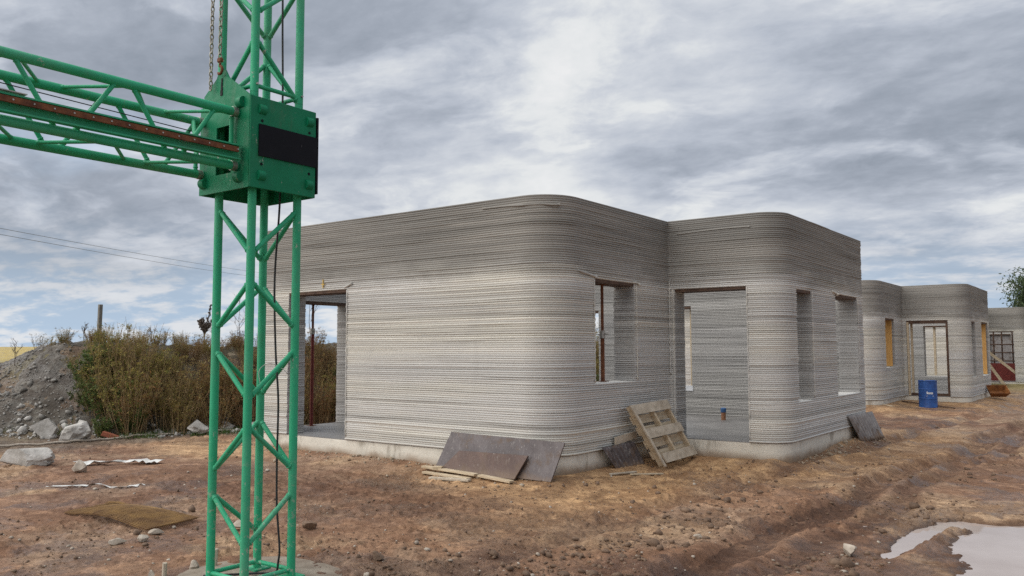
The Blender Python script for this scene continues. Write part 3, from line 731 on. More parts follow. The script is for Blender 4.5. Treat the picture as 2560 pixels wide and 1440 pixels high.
# ------------------------------------------------------------------ printer tower
TX, TY, S2 = .681, -5.074, .205
tower = thing('lattice_tower', 'green tubular lattice tower standing on the round concrete footing', 'tower', (TX, TY, -.29))
PR, BR = .0315, .0185
posts = {'L': (-1, -1), 'F': (1, -1), 'B': (-1, 1), 'R': (1, 1)}
pp = {k: (TX+a*S2, TY+b*S2) for k, (a, b) in posts.items()}
for k, (x, y) in pp.items():
    for z0, z1 in ((-.29, 3.30), (3.302, 6.4)):
        MB().tube([(x, y, z0), (x, y, z1)], PR, 20).build('post', M['green'], tower, True, 40)
    MB().box((x, y, -.284), (.15, .15, .012)).build('base_plate', M['green'], tower)
    for s_ in (-.06, .06): MB().tube([(x-.045, y-.0, 3.30+s_), (x+.045, y, 3.30+s_)], .009, 6).build('bolt', M['steel'], tower)
edges = [('L', 'F'), ('F', 'R'), ('L', 'B'), ('B', 'R')]
def welded(p0, p1, r, cut):
    p0, p1 = Vector(p0), Vector(p1); d = (p1-p0).normalized(); m = MB(); m.tube([p0, p1], r, 12)
    for e, s_ in ((p0, 1), (p1, -1)):
        q = e+d*s_*cut; m.tube([q-d*.007, q-d*.003, q+d*.003, q+d*.007], [r*.98, r*1.22, r*1.22, r*.98], 12, False)
    return m
def brace(p0, p1, r=BR): welded(p0, p1, r, .05).build('brace', M['green'], tower, True, 40)
def P3(k, z): return (pp[k][0], pp[k][1], z)
FB = [-.10, .95, 2.0]; LR = [.42, 1.48, 2.55]; gp = .095
for a, b in edges:
    fb, lr = (a, b) if a in 'FB' else (b, a)
    for zf in FB:
        for zl in LR:
            if abs(zf-zl) < .7:
                s_ = 1 if zl > zf else -1
                brace(P3(fb, zf+s_*gp), P3(lr, zl-s_*gp*.85))
    for zf in (3.81, 4.85, 5.89):
        for zl in (3.36, 4.33, 5.37, 6.3):
            if abs(zf-zl) < .7:
                s_ = 1 if zl > zf else -1; brace(P3(fb, zf+s_*gp), P3(lr, zl-s_*gp*(.85 if zl > 3.5 else -.6)))
    for z in (-.235, 3.245, 3.40, 6.37):
        if z == 3.40: continue
        MB().tube([P3(a, z), P3(b, z)], .0165, 12).build('ring_bar', M['green'], tower, True, 40)
for a, b in edges: MB().tube([P3(a, 3.355), P3(b, 3.355)], .0165, 12).build('ring_bar', M['green'], tower, True, 40)

# round footing
m = MB(); n = 64; vs = []; prof = [(.70, -.55), (.69, -.345), (.66, -.300), (.45, -.294), (.0, -.292)]
for r, z in prof:
    for k in range(n):
        a = 2*math.pi*k/n; q = r*(1+.09*(vnoise(np.array([2+1.6*math.cos(a)]), np.array([2+1.6*math.sin(a)]), 4)[0]-.5)*2 if r > .2 else 1)
        vs.append((TX+.02+q*math.cos(a), TY+.02+q*math.sin(a), z+(rng.random()-.5)*.008))
fs = [(i*n+k, i*n+(k+1) % n, (i+1)*n+(k+1) % n, (i+1)*n+k) for i in range(len(prof)-1) for k in range(n)]
m.add(vs, fs); tag(m.build('concrete_footing', M['pad'], None, True, 50), 'round grey concrete footing under the green tower', 'footing')

# ------------------------------------------------------------------ sleeve carriage with truss arm
A = .30; Z0, Z1 = 2.57, 3.245
arm = thing('truss_arm', 'green horizontal truss arm bolted to the dark green sleeve box on the tower', 'truss arm', (TX, TY, Z0))
XF, XR, YF = TX+A, TX-.325, TY-A
pt_ = .012
G = M['greenbox']
# right plate with rectangular black cover, front plate with lug, back and left plates
def plate(name, c, size, mat=G): return MB().box(c, size, None, .004).build(name, mat, arm)
right = plate('side_plate', (XF-pt_/2, TY, (Z0+Z1)/2), (pt_, 2*A, Z1-Z0))
plate('side_plate', (XR+pt_/2, TY, (Z0+Z1)/2), (pt_, 2*A-.03, Z1-Z0))
plate('side_plate', ((XF+XR)/2, TY+A-pt_/2, (Z0+Z1)/2), (XF-XR-.03, pt_, Z1-Z0))
MB().box(((XF+XR)/2, TY, Z1-.05), (XF-XR-.04, 2*A-.04, .01)).build('shade_plate', M['black'], arm)  # added black cover that keeps the open sleeve dark inside
MB().box((XF+.0065, TY+.035, 2.925), (.008, .53, .235)).build('cover_panel', M['panel'], right)
MB().box((XF-.02, TY+A+.012, 2.905), (.05, .018, .60)).build('edge_guard', M['black'], arm)
# front plate (faces the arm): polygon with lug and two cut-outs made from strips
lx = lambda v: TX+v
def ring_plate():
    m = MB(); y0 = YF; t = Vector((0, pt_, 0)); ex = (1, 0, 0); ez = (0, 0, 1)
    xs0, xs1 = -.325, .30
    hx0, hx1 = -.115, .075
    def rect(a, b, c, d): m.prism([(a, c), (b, c), (b, d), (a, d)], (TX, y0, 0), ex, ez, t)
    rect(xs0, hx0, Z0, Z1); rect(hx1, xs1-.013, Z0, Z1); rect(hx0, hx1, Z0, 2.70); rect(hx0, hx1, 3.06, Z1)
    rect(hx0, hx1, 2.80, 2.86)
    m.prism([(-.285, Z1), (.30-.013, Z1), (.02, 3.43), (-.02, 3.49), (-.10, 3.49), (-.13, 3.44), (-.285, Z1+.085)], (TX, y0, 0), ex, ez, t)
    return m.build('front_plate', G, arm)
fp = ring_plate()
MB().prism([(-.075, 3.30), (-.045, 3.30), (-.05, 3.43), (-.065, 3.43)], (TX, YF-.004, 0), (1, 0, 0), (0, 0, 1), (0, .003, 0)).build('slot', M['black'], fp)
def knuckle(c, axis):
    m = MB(); c = Vector(c)
    if axis == 'x':
        m.tube([c+Vector((-.002, -.03, 0)), c+Vector((-.002, .03, 0))], .040, 20)
    else: m.tube([c+Vector((-.03, -.002, 0)), c+Vector((.03, -.002, 0))], .040, 20)
    return m
for y_, z_ in ((-.20, 3.155), (.235, 3.155), (-.20, 2.665), (.235, 2.665)):
    knuckle((XF-.012, TY+y_, z_), 'x').build('roller_housing', G, right, True, 40)
    m = MB(); m.tube([(XF-.004, TY+y_-.0, z_+(-.085 if z_ > 3 else .085)), (XF+.003, TY+y_, z_+(-.085 if z_ > 3 else .085))], .011, 12); m.build('bolt_hole', M['black'], right)
for x_, z_ in ((.19, 3.205), (-.255, 2.655), (.18, 2.655)):
    knuckle((TX+x_, YF-.0, z_), 'y').build('roller_housing', G, fp, True, 40)
# arm chords
CF, CR, CT, CBt = TX+.145, TX-.285, 3.135, 2.735
YE = -12.4
for x_, z_ in ((CF, CT), (CF, CBt), (CR, CT-.005), (CR, CBt-.01)):
    MB().tube([(x_, YF-.002, z_), (x_, YE, z_-.02)], .032, 20).build('chord', M['green'], arm, True, 40)
    MB().tube([(x_, YF-.05, z_), (x_, YF-.012, z_)], .036, 20).build('flange', M['steel'], arm, True, 40)
def abr(p0, p1, r=.0155): welded(p0, p1, r, .042).build('brace', M['green'], arm, True, 40)
per = .725; y = -6.231+2*per/2
k = 0; yy = -6.231+per
while yy > YE+per:
    # side faces: V's with nodes on the top chord at yy, on the bottom chord half a period on
    for x_ in (CF, CR):
        off = 0 if x_ == CF else .12
        t_ = yy+off
        if t_-.04 < YF-.05:
            if t_+per/2-.05 < YF-.06: abr((x_, t_+.05, CT), (x_, t_+per/2-.05, CBt))
            abr((x_, t_-.05, CT), (x_, t_-per/2+.05, CBt))
    # top and bottom faces
    for z_, o2 in ((CT, .18), (CBt, .04)):
        t_ = yy+o2-.1
        if t_+per/2 < YF-.04: abr((CF, t_, z_), (CR, t_+per/2-.06, z_), .012)
        if t_ < YF-.04: abr((CF, t_, z_), (CR, t_-per/2+.06, z_), .012)
    yy -= per
abr((CF-.03, YF-.03, CBt), (CF-.03, YF-.03, CT)); abr((CR, YF-.09, CT), (CF, YF-.32, CBt)); abr((CR, YF-.06, CBt), (CR, YF-.06, CT))
# rail: channel with a rusty toothed strip
RXx = CF+.055
m = MB(); z_ = 2.825
m.prism([(0, -.055), (.05, -.055), (.05, -.045), (.012, -.045), (.012, .045), (.05, .045), (.05, .055), (0, .055)], (RXx-.025, YF-.02, z_), (1, 0, 0), (0, 0, 1), (0, -3.2, -.01))
rail = m.build('rail', M['green'], arm)
m = MB(); m.prism([(0, -.055), (.05, -.055), (.05, .055), (0, .055)], (RXx-.025, YF-3.222, z_-.01), (1, 0, 0), (0, 0, 1), (0, -3.8, -.01)); m.build('rail', M['green'], arm)
MB().box((RXx+.033, (YF+YE)/2+.0, z_+.012), (.018, YF-YE-.1, .036)).build('rack_strip', M['rust'], rail)
m = MB(); yb = YF-.06
while yb > YE+.1:
    m.tube([(RXx+.042, yb, z_+.012), (RXx+.047, yb, z_+.012)], .0055, 8); yb -= .115
m.build('rack_bolts', M['steel'], rail)['kind'] = 'stuff'
MB().box((RXx+.012, -7.45, z_+.062), (.05, 1.2, .006)).build('wear_strip', M['steel'], rail)
MB().tube([(CR+.03, YF-.05, CT-.10), (CR+.03, -8.5, CT-.03), (CR+.03, YE, CT-.02)], .004, 6).build('tie_wire', M['rubber'], arm)

# chains
def chain(name, x, y, z0, z1, label):
    m = MB(); L = .036; z = z0; k = 0
    while z < z1:
        n = 12; pts = []
        for q in range(n+1):
            a = 2*math.pi*q/n; px = .0125*math.cos(a); pz = .022*math.sin(a)
            pts.append((x+(px if k % 2 == 0 else 0)+.004*math.sin(z*3), y+(0 if k % 2 == 0 else px), z+pz))
        m.tube(pts, .0056, 5, False); z += L; k += 1
    return tag(m.build(name, M['chain'], None, True), label, 'chain', 'hoist chains')
chain('hoist_chain', TX-.157, YF-.03, 3.37, 6.2, 'left strand of steel hoist chain above the sleeve box')
chain('hoist_chain', TX-.045, YF-.03, 3.555, 6.2, 'right strand of steel chain ending in the lifting hook')
t = thing('lifting_hook', 'dark steel hook joining the chain to the peak of the sleeve box', 'hook', (TX-.045, YF-.03, 3.47))
m = MB(); pts = [(TX-.045, YF-.03, 3.55), (TX-.045, YF-.03, 3.52)]
for q in range(9):
    a = math.pi/2-q*math.pi*1.35/8; pts.append((TX-.045+.028*math.cos(a), YF-.03, 3.485+.03*math.sin(a)))
m.tube(pts, [.008, .01]+[.011]*8+[.006], 8); m.build('hook', M['rust'], t, True)
m = MB(); m.box((TX-.045, YF-.03, 3.56), (.045, .03, .035), None, .006); m.build('swivel', M['rust'], t)
# black cable down the tower
cp = [(.045, 5.5), (.047, 4.17), (.069, 3.39), (.06, 2.9), (.055, 2.50), (.012, 1.94), (.04, 1.4), (.083, 1.02), (.08, .6), (.086, .27), (.105, .1), (.13, -.08), (.118, -.18), (.085, -.262)]
m = MB(); m.tube(smooth_pts([(TX+a, TY+.155, z) for a, z in cp]+[(TX-.02, TY+.10, -.275), (TX-.12, TY-.02, -.272), (TX-.3, TY-.2, -.275)]), .008, 8)
tag(m.build('power_cable', M['rubber'], None, True), 'black cable hanging inside the green lattice tower', 'cable')
m = MB(); m.tube(smooth_pts([(TX+.06, TY+.02, 1.10), (TX+.05, TY+.0, 1.24), (TX+.10, TY+.05, 1.30), (TX+.17, TY+.12, 1.26), (TX+.19, TY+.17, 1.2)]), .0025, 5)
tag(m.build('wire_loop', M['plastic'], None, True), 'thin pale wire loop curling at mid height inside the tower', 'wire')

# ------------------------------------------------------------------ boards, planks, pallet
def sheet(name, tl, tr_, br, bl, th, mat, label, cat, group=None, corr=0, amp=.0):
    tl, tr_, br, bl = map(Vector, (tl, tr_, br, bl)); nu = 64 if corr else 6; nv = 8
    nrm = (tr_-tl).cross(bl-tl).normalized(); vs = []; fs = []
    for s_ in (0, 1):
        for i in range(nv+1):
            for j in range(nu+1):
                u, v = j/nu, i/nv; q = (tl*(1-u)+tr_*u)*(1-v)+(bl*(1-u)+br*u)*v
                d = amp*math.sin(2*math.pi*corr*u) if corr else .006*math.sin(u*3.1)*math.sin(v*3.1)
                if corr and v > .9: q += (bl-tl).normalized()*(vnoise(np.array([u*9]), np.array([1.5]), 6)[0]-.5)*.07
                vs.append(q+nrm*(d+(th/2 if s_ else -th/2)))
    W = nu+1; B = (nv+1)*W
    for i in range(nv):
        for j in range(nu):
            a = i*W+j; fs.append((a, a+1, a+W+1, a+W)); fs.append((B+a, B+a+W, B+a+W+1, B+a+1))
    for j in range(nu): fs.append((j, B+j, B+j+1, j+1)); a = nv*W+j; fs.append((a, a+1, B+a+1, B+a))
    for i in range(nv): a = i*W; fs.append((a, a+W, B+a+W, B+a)); a = i*W+nu; fs.append((a, B+a, B+a+W, a+W))
    m = MB(); m.add(vs, fs); return tag(m.build(name, mat, None, corr > 0), label, cat, group)
sheet('plywood_sheet', (-1.72, -.045, .25), (.19, -.07, .225), (.06, -.20, -.26), (-1.90, -.19, -.25), .02, M['ply'], 'large purple grey plywood sheet leaning on the house plinth', 'plywood', 'formwork sheets by the house corner')
sheet('plywood_sheet', (-1.47, -.165, .02), (-.31, -.17, .035), (-.46, -.27, -.265), (-1.77, -.26, -.265), .018, M['plyred'], 'smaller reddish stained board in front of the large plywood sheet', 'plywood', 'formwork sheets by the house corner')
def plank(p0, p1, wd, th, mat, label, name='plank'):
    p0, p1 = Vector(p0), Vector(p1); d = (p1-p0); L = d.length; d.normalize(); s_ = d.cross(Vector((0, 0, 1))).normalized(); u = s_.cross(d)
    R = Matrix((d, s_, u)).transposed()
    return tag(MB().box((p0+p1)/2, (L, wd, th), R, .003).build(name, mat), label, 'plank', 'loose planks by the plywood')
g = lambda x, y, o=.02: (x, y, gz(x, y)+o)
plank(g(-2.02, -.30, .05), g(-1.02, -.36, .05), .09, .028, M['wood'], 'upper pale plank lying crosswise before the plywood')
plank(g(-1.93, -.38, .02), g(-1.05, -.47, .025), .09, .028, M['wood'], 'lower pale plank just in front of the upper one')
plank(g(-1.62, -.60, .02), g(-1.0, -.52, .02), .08, .03, M['woodgrey'], 'short weathered plank nearest the viewer by the plywood')
plank(g(-.98, -.34, .035), g(-.42, -.38, .03), .09, .03, M['wood'], 'short pale plank under the reddish board')
MB_ = MB().box(g(-1.72, -.33, .085), (.13, .09, .05), Matrix.Rotation(.4, 3, 'Z'), .004); tag(MB_.build('timber_offcut', M['wood']), 'small timber offcut on top of the planks', 'offcut')

# pallet: local frame u along width, v up the lean, w out of the wall
pal = thing('wooden_pallet', 'weathered wooden pallet leaning against the plinth beside the doorway', 'pallet', (.34, 2.6, -.3))
bl_, br_, tl_ = Vector((.40, 2.02, -.30)), Vector((.41, 3.17, -.27)), Vector((.06, 1.66, .56))
eu = (br_-bl_).normalized(); ev0 = (tl_-bl_); Lv = ev0.length; ev = (ev0-eu*ev0.dot(eu)*.0).normalized(); ew = eu.cross(ev).normalized(); evp = ew.cross(eu)
Rp = Matrix((eu, ev, ew)).transposed()
Wp = (br_-bl_).length
def pb(u0, u1, v0, v1, w0, w1, name, mat):
    poly = [(u0, v0), (u1, v0), (u1, v1), (u0, v1)]
    return MB().prism(poly, bl_+ew*w0, eu, ev, ew*(w1-w0)).build(name, mat, pal)
for v in (.02, Lv*.44, Lv-.16): pb(0 if v > .1 else .12, Wp, v, v+.155, .095, .117, 'deck_board', M['woodgrey'])
for u in (.02, Wp*.5, Wp-.07): pb(u, u+.05, .0, Lv-.01, .022, .094, 'stringer', M['wood'])
pb(-.03, .02, -.03, Lv-.06, .118, .14, 'deck_board', M['woodgrey'])
for v in (.12, .30, .52, .70): pb(.0, Wp, v, v+.13, 0.0, .021, 'deck_board', M['wood'])
sheet('corrugated_scrap', (.07, 1.03, .05), (.07, 1.93, .06), (.19, 2.05, -.29), (.15, 1.34, -.31), .008, M['slatedark'], 'dark streaked corrugated scrap sheet beside the leaning pallet', 'sheet', None, 7, .016)
tag(MB().prism([(0, 0), (.62, .05), (.62, .15), (0, .11)], (.045, 1.42, .05), (0, 1, 0), (0, 0, 1), (.022, 0, 0)).build('board_offcut', M['woodgrey']), 'grey board offcut behind the corrugated scrap', 'board')
sheet('corrugated_sheet', (PX+.03, 6.46, .22), (PX+.03, 8.05, .20), (PX+.24, 8.05, -.29), (PX+.14, 6.95, -.31), .010, M['slate'], 'pale grey corrugated sheet leaning on the far end of the house', 'sheet', None, 9, .024)
for i, (a, b, w_, lab) in enumerate((((.45, 1.15), (.62, 1.75), .05, 'thin timber batten lying below the corrugated scrap'), ((.30, .85), (.42, 1.35), .04, 'dark stick lying along the plinth near the corner'))):
    plank(g(a[0], a[1], .015), g(b[0], b[1], .015), w_, .02, M['wood'] if i == 0 else M['woodgrey'], lab, 'batten')

# ------------------------------------------------------------------ barrel and tub by the second house
bx, by = .98, 18.3; bz = gz(bx, by)-.01
t = thing('barrel', 'blue steel drum with white lettering before the second house', 'barrel', (bx, by, bz))
pr = [(0, 0), (.285, 0), (.292, .012), (.285, .024)]
for zc in (.30, .60): pr += [(.285, zc-.02), (.295, zc-.008), (.295, zc+.008), (.285, zc+.02)]
pr += [(.285, .85), (.294, .862), (.294, .878), (.28, .885), (.275, .87), (0, .868)]
pr = [(r_*.88, z_*.90) for r_, z_ in pr]
MB().lathe((bx, by, bz), pr, 40).build('body', M['bluebarrel'], t, True, 35)
MB().lathe((bx-.05, by-.16, bz+.781), [(.03, 0), (.03, .03), (0, .03)], 14).build('bung', M['steel'], t, True, 40)
ac = math.atan2(CAM.y-by, CAM.x-bx)+.30
m = MB()
def arc_box(a0, a1, z0, z1, r=.2545):
    m.add([(bx+r*math.cos(a), by+r*math.sin(a), bz+z) for a, z in ((a0, z0), (a1, z0), (a1, z1), (a0, z1))], [(0, 1, 2, 3)])
a = ac-.42
for wd, h_ in ((.09, .075), (.06, .05), (.10, .05), (.07, .055), (.08, .05), (.08, .055), (.07, .05)):
    arc_box(a, a+wd, .40, .40+h_); a += wd+.022
arc_box(ac-.42, ac+.30, .335, .36)
m.build('lettering', M['whiteprint'], t)
t = thing('steel_tub', 'rusty orange tipped steel tub beyond the second house corner', 'tub', (2.3, 23.2, -.35))
m = MB(); R = Matrix.Rotation(.5, 3, 'Z') @ Matrix.Rotation(math.radians(38), 3, 'X')
o = Vector((2.2, 23.0, gz(2.2, 23)+.16))
prt = [(-.55, -.35, 0), (.55, -.35, 0), (.55, .35, 0), (-.55, .35, 0)]; top = [(-.75, -.5, .5), (.75, -.5, .5), (.75, .5, .5), (-.75, .5, .5)]
vs = [o+R @ (Vector(q)*.42) for q in prt+top]; vin = [o+R @ ((Vector(q)*.95+Vector((0, 0, .02)))*.42) for q in prt]+[o+R @ (Vector((q[0]*.96, q[1]*.96, q[2]))*.42) for q in top]
m.add(vs+vin, [(0, 3, 2, 1), (0, 1, 5, 4), (1, 2, 6, 5), (2, 3, 7, 6), (3, 0, 4, 7), (8, 9, 10, 11), (8, 12, 13, 9), (9, 13, 14, 10), (10, 14, 15, 11), (11, 15, 12, 8)]+[(4+i, 4+(i+1) % 4, 12+(i+1) % 4, 12+i) for i in range(4)])
m.build('body', M['tub'], t)
for i, (p0, p1, lab) in enumerate((((.2, 18.6), (1.7, 18.2), 'dark timber batten on the ground behind the blue drum'), ((-.1, 17.0), (.35, 16.7), 'short pale batten on the ground left of the blue drum'))):
    plank(g(*p0, .02), g(*p1, .02), .08, .03, M['woodbrown'] if i == 0 else M['wood'], lab, 'batten')

# scaffold and timbers inside the third house
T3 = HOUSE_T[2]
sc_ = thing('scaffold', 'dark scaffold of poles seen through the opening of the farthest house', 'scaffold', (T3.x+.6, T3.y+LB+2.4, T3.z))
for x_ in (-.35, -.1, .2, .55, 1.0):
    for y_ in ((2.2, 3.4) if x_ in (-.35, 1.0) else (2.2,)):
        MB().tube([(T3.x+x_, T3.y+LB+y_, T3.z), (T3.x+x_, T3.y+LB+y_, T3.z+2.5)], .035, 8).build('pole', M['woodbrown'], sc_)
for z_ in (.95, 1.35, 1.75):
    MB().tube([(T3.x-.45, T3.y+LB+2.15, T3.z+z_), (T3.x+1.15, T3.y+LB+2.15, T3.z+z_)], .03, 8).build('rail', M['woodbrown'], sc_)
tag(MB().box((T3.x+.4, T3.y+LB+1.7, T3.z+.42), (1.9, .04, .84)).build('formwork_panel', M['redprop']), 'dark red formwork panel behind the opening of the farthest house', 'panel')
m = MB(); R = Matrix.Rotation(math.radians(42), 3, 'Y'); m.box((T3.x+.82, T3.y+LB+.3, T3.z+.83), (2.0, .05, .12), R)
tag(m.build('timber_strut', M['wood']), 'diagonal pale timber strut across the opening of the farthest house', 'timber')
m = MB(); R = Matrix.Rotation(math.radians(58), 3, 'Y'); m.box((T3.x+.55, T3.y+LB-.2, T3.z+.35), (1.4, .05, .12), R)
tag(m.build('timber_strut', M['wood']), 'steep pale board propped outside the farthest house opening', 'timber')

# ------------------------------------------------------------------ stones, rubbish, wire mesh
def rock(name, x, y, size, seed, mat, label, cat='stone', rz=0.0, sink=.25, lvl=2, group=None, rough=.34):
    v, f = rock_verts(seed, lvl, 9, rough); R = Matrix.Rotation(rz, 3, 'Z'); z = gz(x, y)
    m = MB(); m.add([Vector((x, y, z+size[2]*(1-sink)))+R @ Vector((q.x*size[0], q.y*size[1], q.z*size[2])) for q in v], f)
    return tag(m.build(name, mat, None, True, 24), label, cat, group)
SG = 'pale stones on the mud'
rock('boulder', -7.72, -3.12, (.48, .28, .21), 11, M['boulder'], 'big grey boulder lying at the left edge of the photo', 'boulder', .7, .35, 3)
rock('boulder', -10.35, -1.10, (.44, .32, .27), 12, M['boulder'], 'whitish lumpy boulder at the foot of the weedy bank', 'boulder', .5, .3, 3)
rock('boulder', -11.35, -1.20, (.32, .26, .24), 13, M['boulder'], 'rounded pale boulder left of the whitish lumpy one', 'boulder', .2, .25, 3)
rock('boulder', -9.5, .95, (.28, .2, .17), 14, M['boulder'], 'small grey boulder at the weeds near the tower', 'boulder', .2, .3, 3)
rock('stone', -1.28, -5.03, (.085, .035, .033), 15, M['stone'], 'long pale stone, leftmost of three by the rusty mesh', rz=.9, group=SG)
rock('stone', -1.19, -4.88, (.06, .04, .036), 16, M['stone'], 'pale stone, middle one of three by the rusty mesh', rz=.9, group=SG)
rock('stone', -1.40, -4.62, (.09, .04, .035), 17, M['stone'], 'pale stone touching the corner of the rusty mesh', rz=.8, group=SG)
rock('stone', -6.19, -3.02, (.16, .1, .10), 18, M['stone'], 'single whitish wedge-shaped stone in the mud on the left', group=SG)
rock('stone', 3.96, -1.40, (.11, .07, .06), 19, M['stone'], 'lone pale stone in the mud left of the puddle', rz=2.2, group=SG)
rock('stone', 2.66, -1.60, (.05, .035, .03), 20, M['stone'], 'small white stone on the track in the middle foreground', group=SG)
rock('stone', -.90, -4.05, (.07, .06, .06), 21, M['stone'], 'tan stone seen between the tower posts', rz=.4, group=SG)
rock('stone', .03, -5.13, (.05, .04, .05), 22, M['stone'], 'whitish stone just left of the tower foot', group=SG)
rock('stone', -.02, -5.45, (.045, .03, .03), 23, M['stone'], 'small whitish stone nearest the bottom left of the tower', group=SG)
rock('mud_clod', -.50, -3.55, (.09, .07, .05), 24, M['mudrock'], 'dark red mud clod right of the tower', 'clod')
rock('mud_clod', .98, -4.08, (.07, .06, .05), 25, M['mudrock'], 'dark mud clod beside the concrete footing', 'clod')
rock('concrete_lump', -8.8, 1.9, (.2, .15, .13), 26, M['boulder'], 'white concrete lump at the bank behind the tower', 'rubble', .2)
# brick on the bank foot
tag(MB().box((-10.4, -.35, gz(-10.4, -.35)+.07), (.36, .14, .09), Matrix.Rotation(.9, 3, 'Z') @ Matrix.Rotation(.35, 3, 'Y'), .006).build('brick', M['brick']), 'broken red brick at the foot of the weeds', 'brick')
# stakes near the tower foot
for x_, y_, h_, lab in ((.10, -4.99, .13, 'short pale stake sticking out just left of the tower'), (.03, -5.38, .1, 'short grey stake at the bottom edge of the photo')):
    z_ = gz(x_, y_); m = MB(); m.tube([(x_, y_, z_-.05), (x_+.01, y_, z_+h_)], .018, 7); tag(m.build('stake', M['woodgrey']), lab, 'stake')
# torn plastic
def scrap(name, pts, label, seed, wd=.12, hgt=.06):
    m = MB(); pts = smooth_pts(pts, 6); n = len(pts); K_ = 7; vs = []; fs = []
    for i, q in enumerate(pts):
        for k in range(K_):
            o_ = (k/(K_-1)-.5)*wd*(1.1-.5*abs(2*i/(n-1)-1)); nn = vnoise(np.array([i*.8+seed]), np.array([k*1.1]), seed)[0]
            x_, y_ = q.x+o_*.5, q.y+o_; vs.append((x_, y_, gz(x_, y_)+.012+nn*hgt))
    for i in range(n-1):
        for k in range(K_-1): a = i*K_+k; fs.append((a, a+1, a+K_+1, a+K_))
    m.add(vs, fs); return tag(m.build(name, M['plastic'], None, True), label, 'rubbish', 'torn plastic on the mud')
scrap('plastic_scrap', [(-6.9, -2.65, 0), (-6.5, -2.45, 0), (-6.25, -2.1, 0), (-5.9, -2.0, 0)], 'crumpled white plastic sheet lying on the mud at left', 3, .34, .07)
scrap('plastic_scrap', [(-5.0, -3.95, 0), (-4.75, -3.7, 0), (-4.55, -3.5, 0), (-4.2, -3.2, 0)], 'long pale plastic strip trodden into the mud', 5, .16, .012)
# hose along the bank foot
hp = [(-10.5, -3.0), (-10.33, -2.42), (-10.1, -1.7), (-9.98, -.95), (-10.05, -.25), (-9.85, .6), (-9.3, 1.9)]
m = MB(); m.tube([(q.x, q.y, gz(q.x, q.y)+.03) for q in smooth_pts([(x, y, 0) for x, y in hp], 5)], .022, 6)
tag(m.build('hose', M['stone'], None, True), 'pale hose lying along the foot of the spoil bank', 'hose')
# rusty mesh mats
mats_ = thing('wire_mesh', 'pile of rusty wire mesh mats lying on the mud', 'wire mesh', (-2.4, -4.35, -.33), None)
c0, c1, c2, c3 = Vector((-3.12, -4.62, 0)), Vector((-3.30, -4.02, 0)), Vector((-1.62, -4.02, 0)), Vector((-1.52, -4.62, 0))
for l in range(2):
    m = MB(); jx = Vector((random.uniform(-.05, .05), random.uniform(-.03, .03), 0))
    def Q(u, v):
        q = (c0*(1-v)+c1*v)*(1-u)+(c3*(1-v)+c2*v)*u+jx
        zg = -.33+.015*l+.085*math.sin(math.pi*min(1, u*1.05))*(.35+.65*math.sin(math.pi*min(1, v*.8+.2)))+.04*u
        return (q.x, q.y, max(zg, gz(q.x, q.y)+.008+.013*l))
    for i in range(27): m.tube([Q(u/8, i/26) for u in range(9)], .0048, 4)
    for i in range(15): m.tube([Q(i/14, v/4) for v in range(5)], .004, 4)
    m.build('mat', M['rustmesh'], mats_)
# loose stones and clods: uncountable litter
def litter(name, n, sampler, size, mat, label, lvl=0, sig=.6):
    V = []; F_ = []; o = 0; base = [rock_verts(100+k, lvl, 5, .3) for k in range(8)]
    xs, ys = sampler(n); zs = surf(xs, ys)
    for i in range(len(xs)):
        v, f = base[i % 8]; s_ = size*math.exp(random.gauss(0, sig)); a = random.uniform(0, 6.28); ca, sa = math.cos(a), math.sin(a); fl = random.uniform(.45, .9)
        for q in v: V.append((xs[i]+s_*(q.x*ca-q.y*sa), ys[i]+s_*(q.x*sa+q.y*ca)*.8, zs[i]+s_*fl*(q.z+.35)))
        F_.append(np.array(f)+o); o += len(v)
    ob = mesh_np(name, np.array(V), np.concatenate(F_), mat, None, False); tag(ob, label, 'litter', kind='stuff'); return ob
def polar(rmin, rmax, a0=-.68, a1=.68, keep=None):
    def s_(n):
        u = rng.random(n); r = 1/(1/rmin+(1/rmax-1/rmin)*u); t = YAW+a0+(a1-a0)*rng.random(n)
        x, y = CAM.x+r*np.sin(t), CAM.y+r*np.cos(t); k = (house_d(x, y) > .12) & (bank_h(x, y) < .05) & (np.hypot((x-5.2)/1.0, (y+.45)/1.8) > 1) & (np.hypot(x-TX, y-TY) > .75)
        if keep is not None: k &= keep(x, y)
        return x[k], y[k]
    return s_
clumpy = lambda x, y: fbm(x*.8, y*.8, 3, 91) > .47
litter('mud_clods', 15000, polar(4.6, 22, keep=clumpy), .0085, M['mudrock'], 'small clods of churned mud over the ground')
in_ruts = lambda x, y: (np.abs(np.sin((x-.055*np.maximum(y-1, 0)-.2)*2.1)) > .6) & (x > 1.3) & (fbm(x*1.1, y*1.1, 3, 92) > .46)
litter('rut_clods', 9000, polar(4.8, 16, keep=in_ruts), .016, M['mudrock'], 'broken clods thrown up along the tyre ruts', sig=.55)
litter('pebbles', 1300, polar(5, 22), .009, M['stone'], 'pale pebbles scattered over the mud')
def along_house(n):
    u = rng.random(n); x = np.where(u < .6, -6.4+6.2*rng.random(n), PX+.02+rng.exponential(.12, n)); y = np.where(u < .6, -.02-rng.exponential(.13, n), LB+.3+4.5*rng.random(n))
    return x, y
litter('plinth_gravel', 700, along_house, .011, M['clodpale'], 'gravel and crumbs along the foot of the plinth')

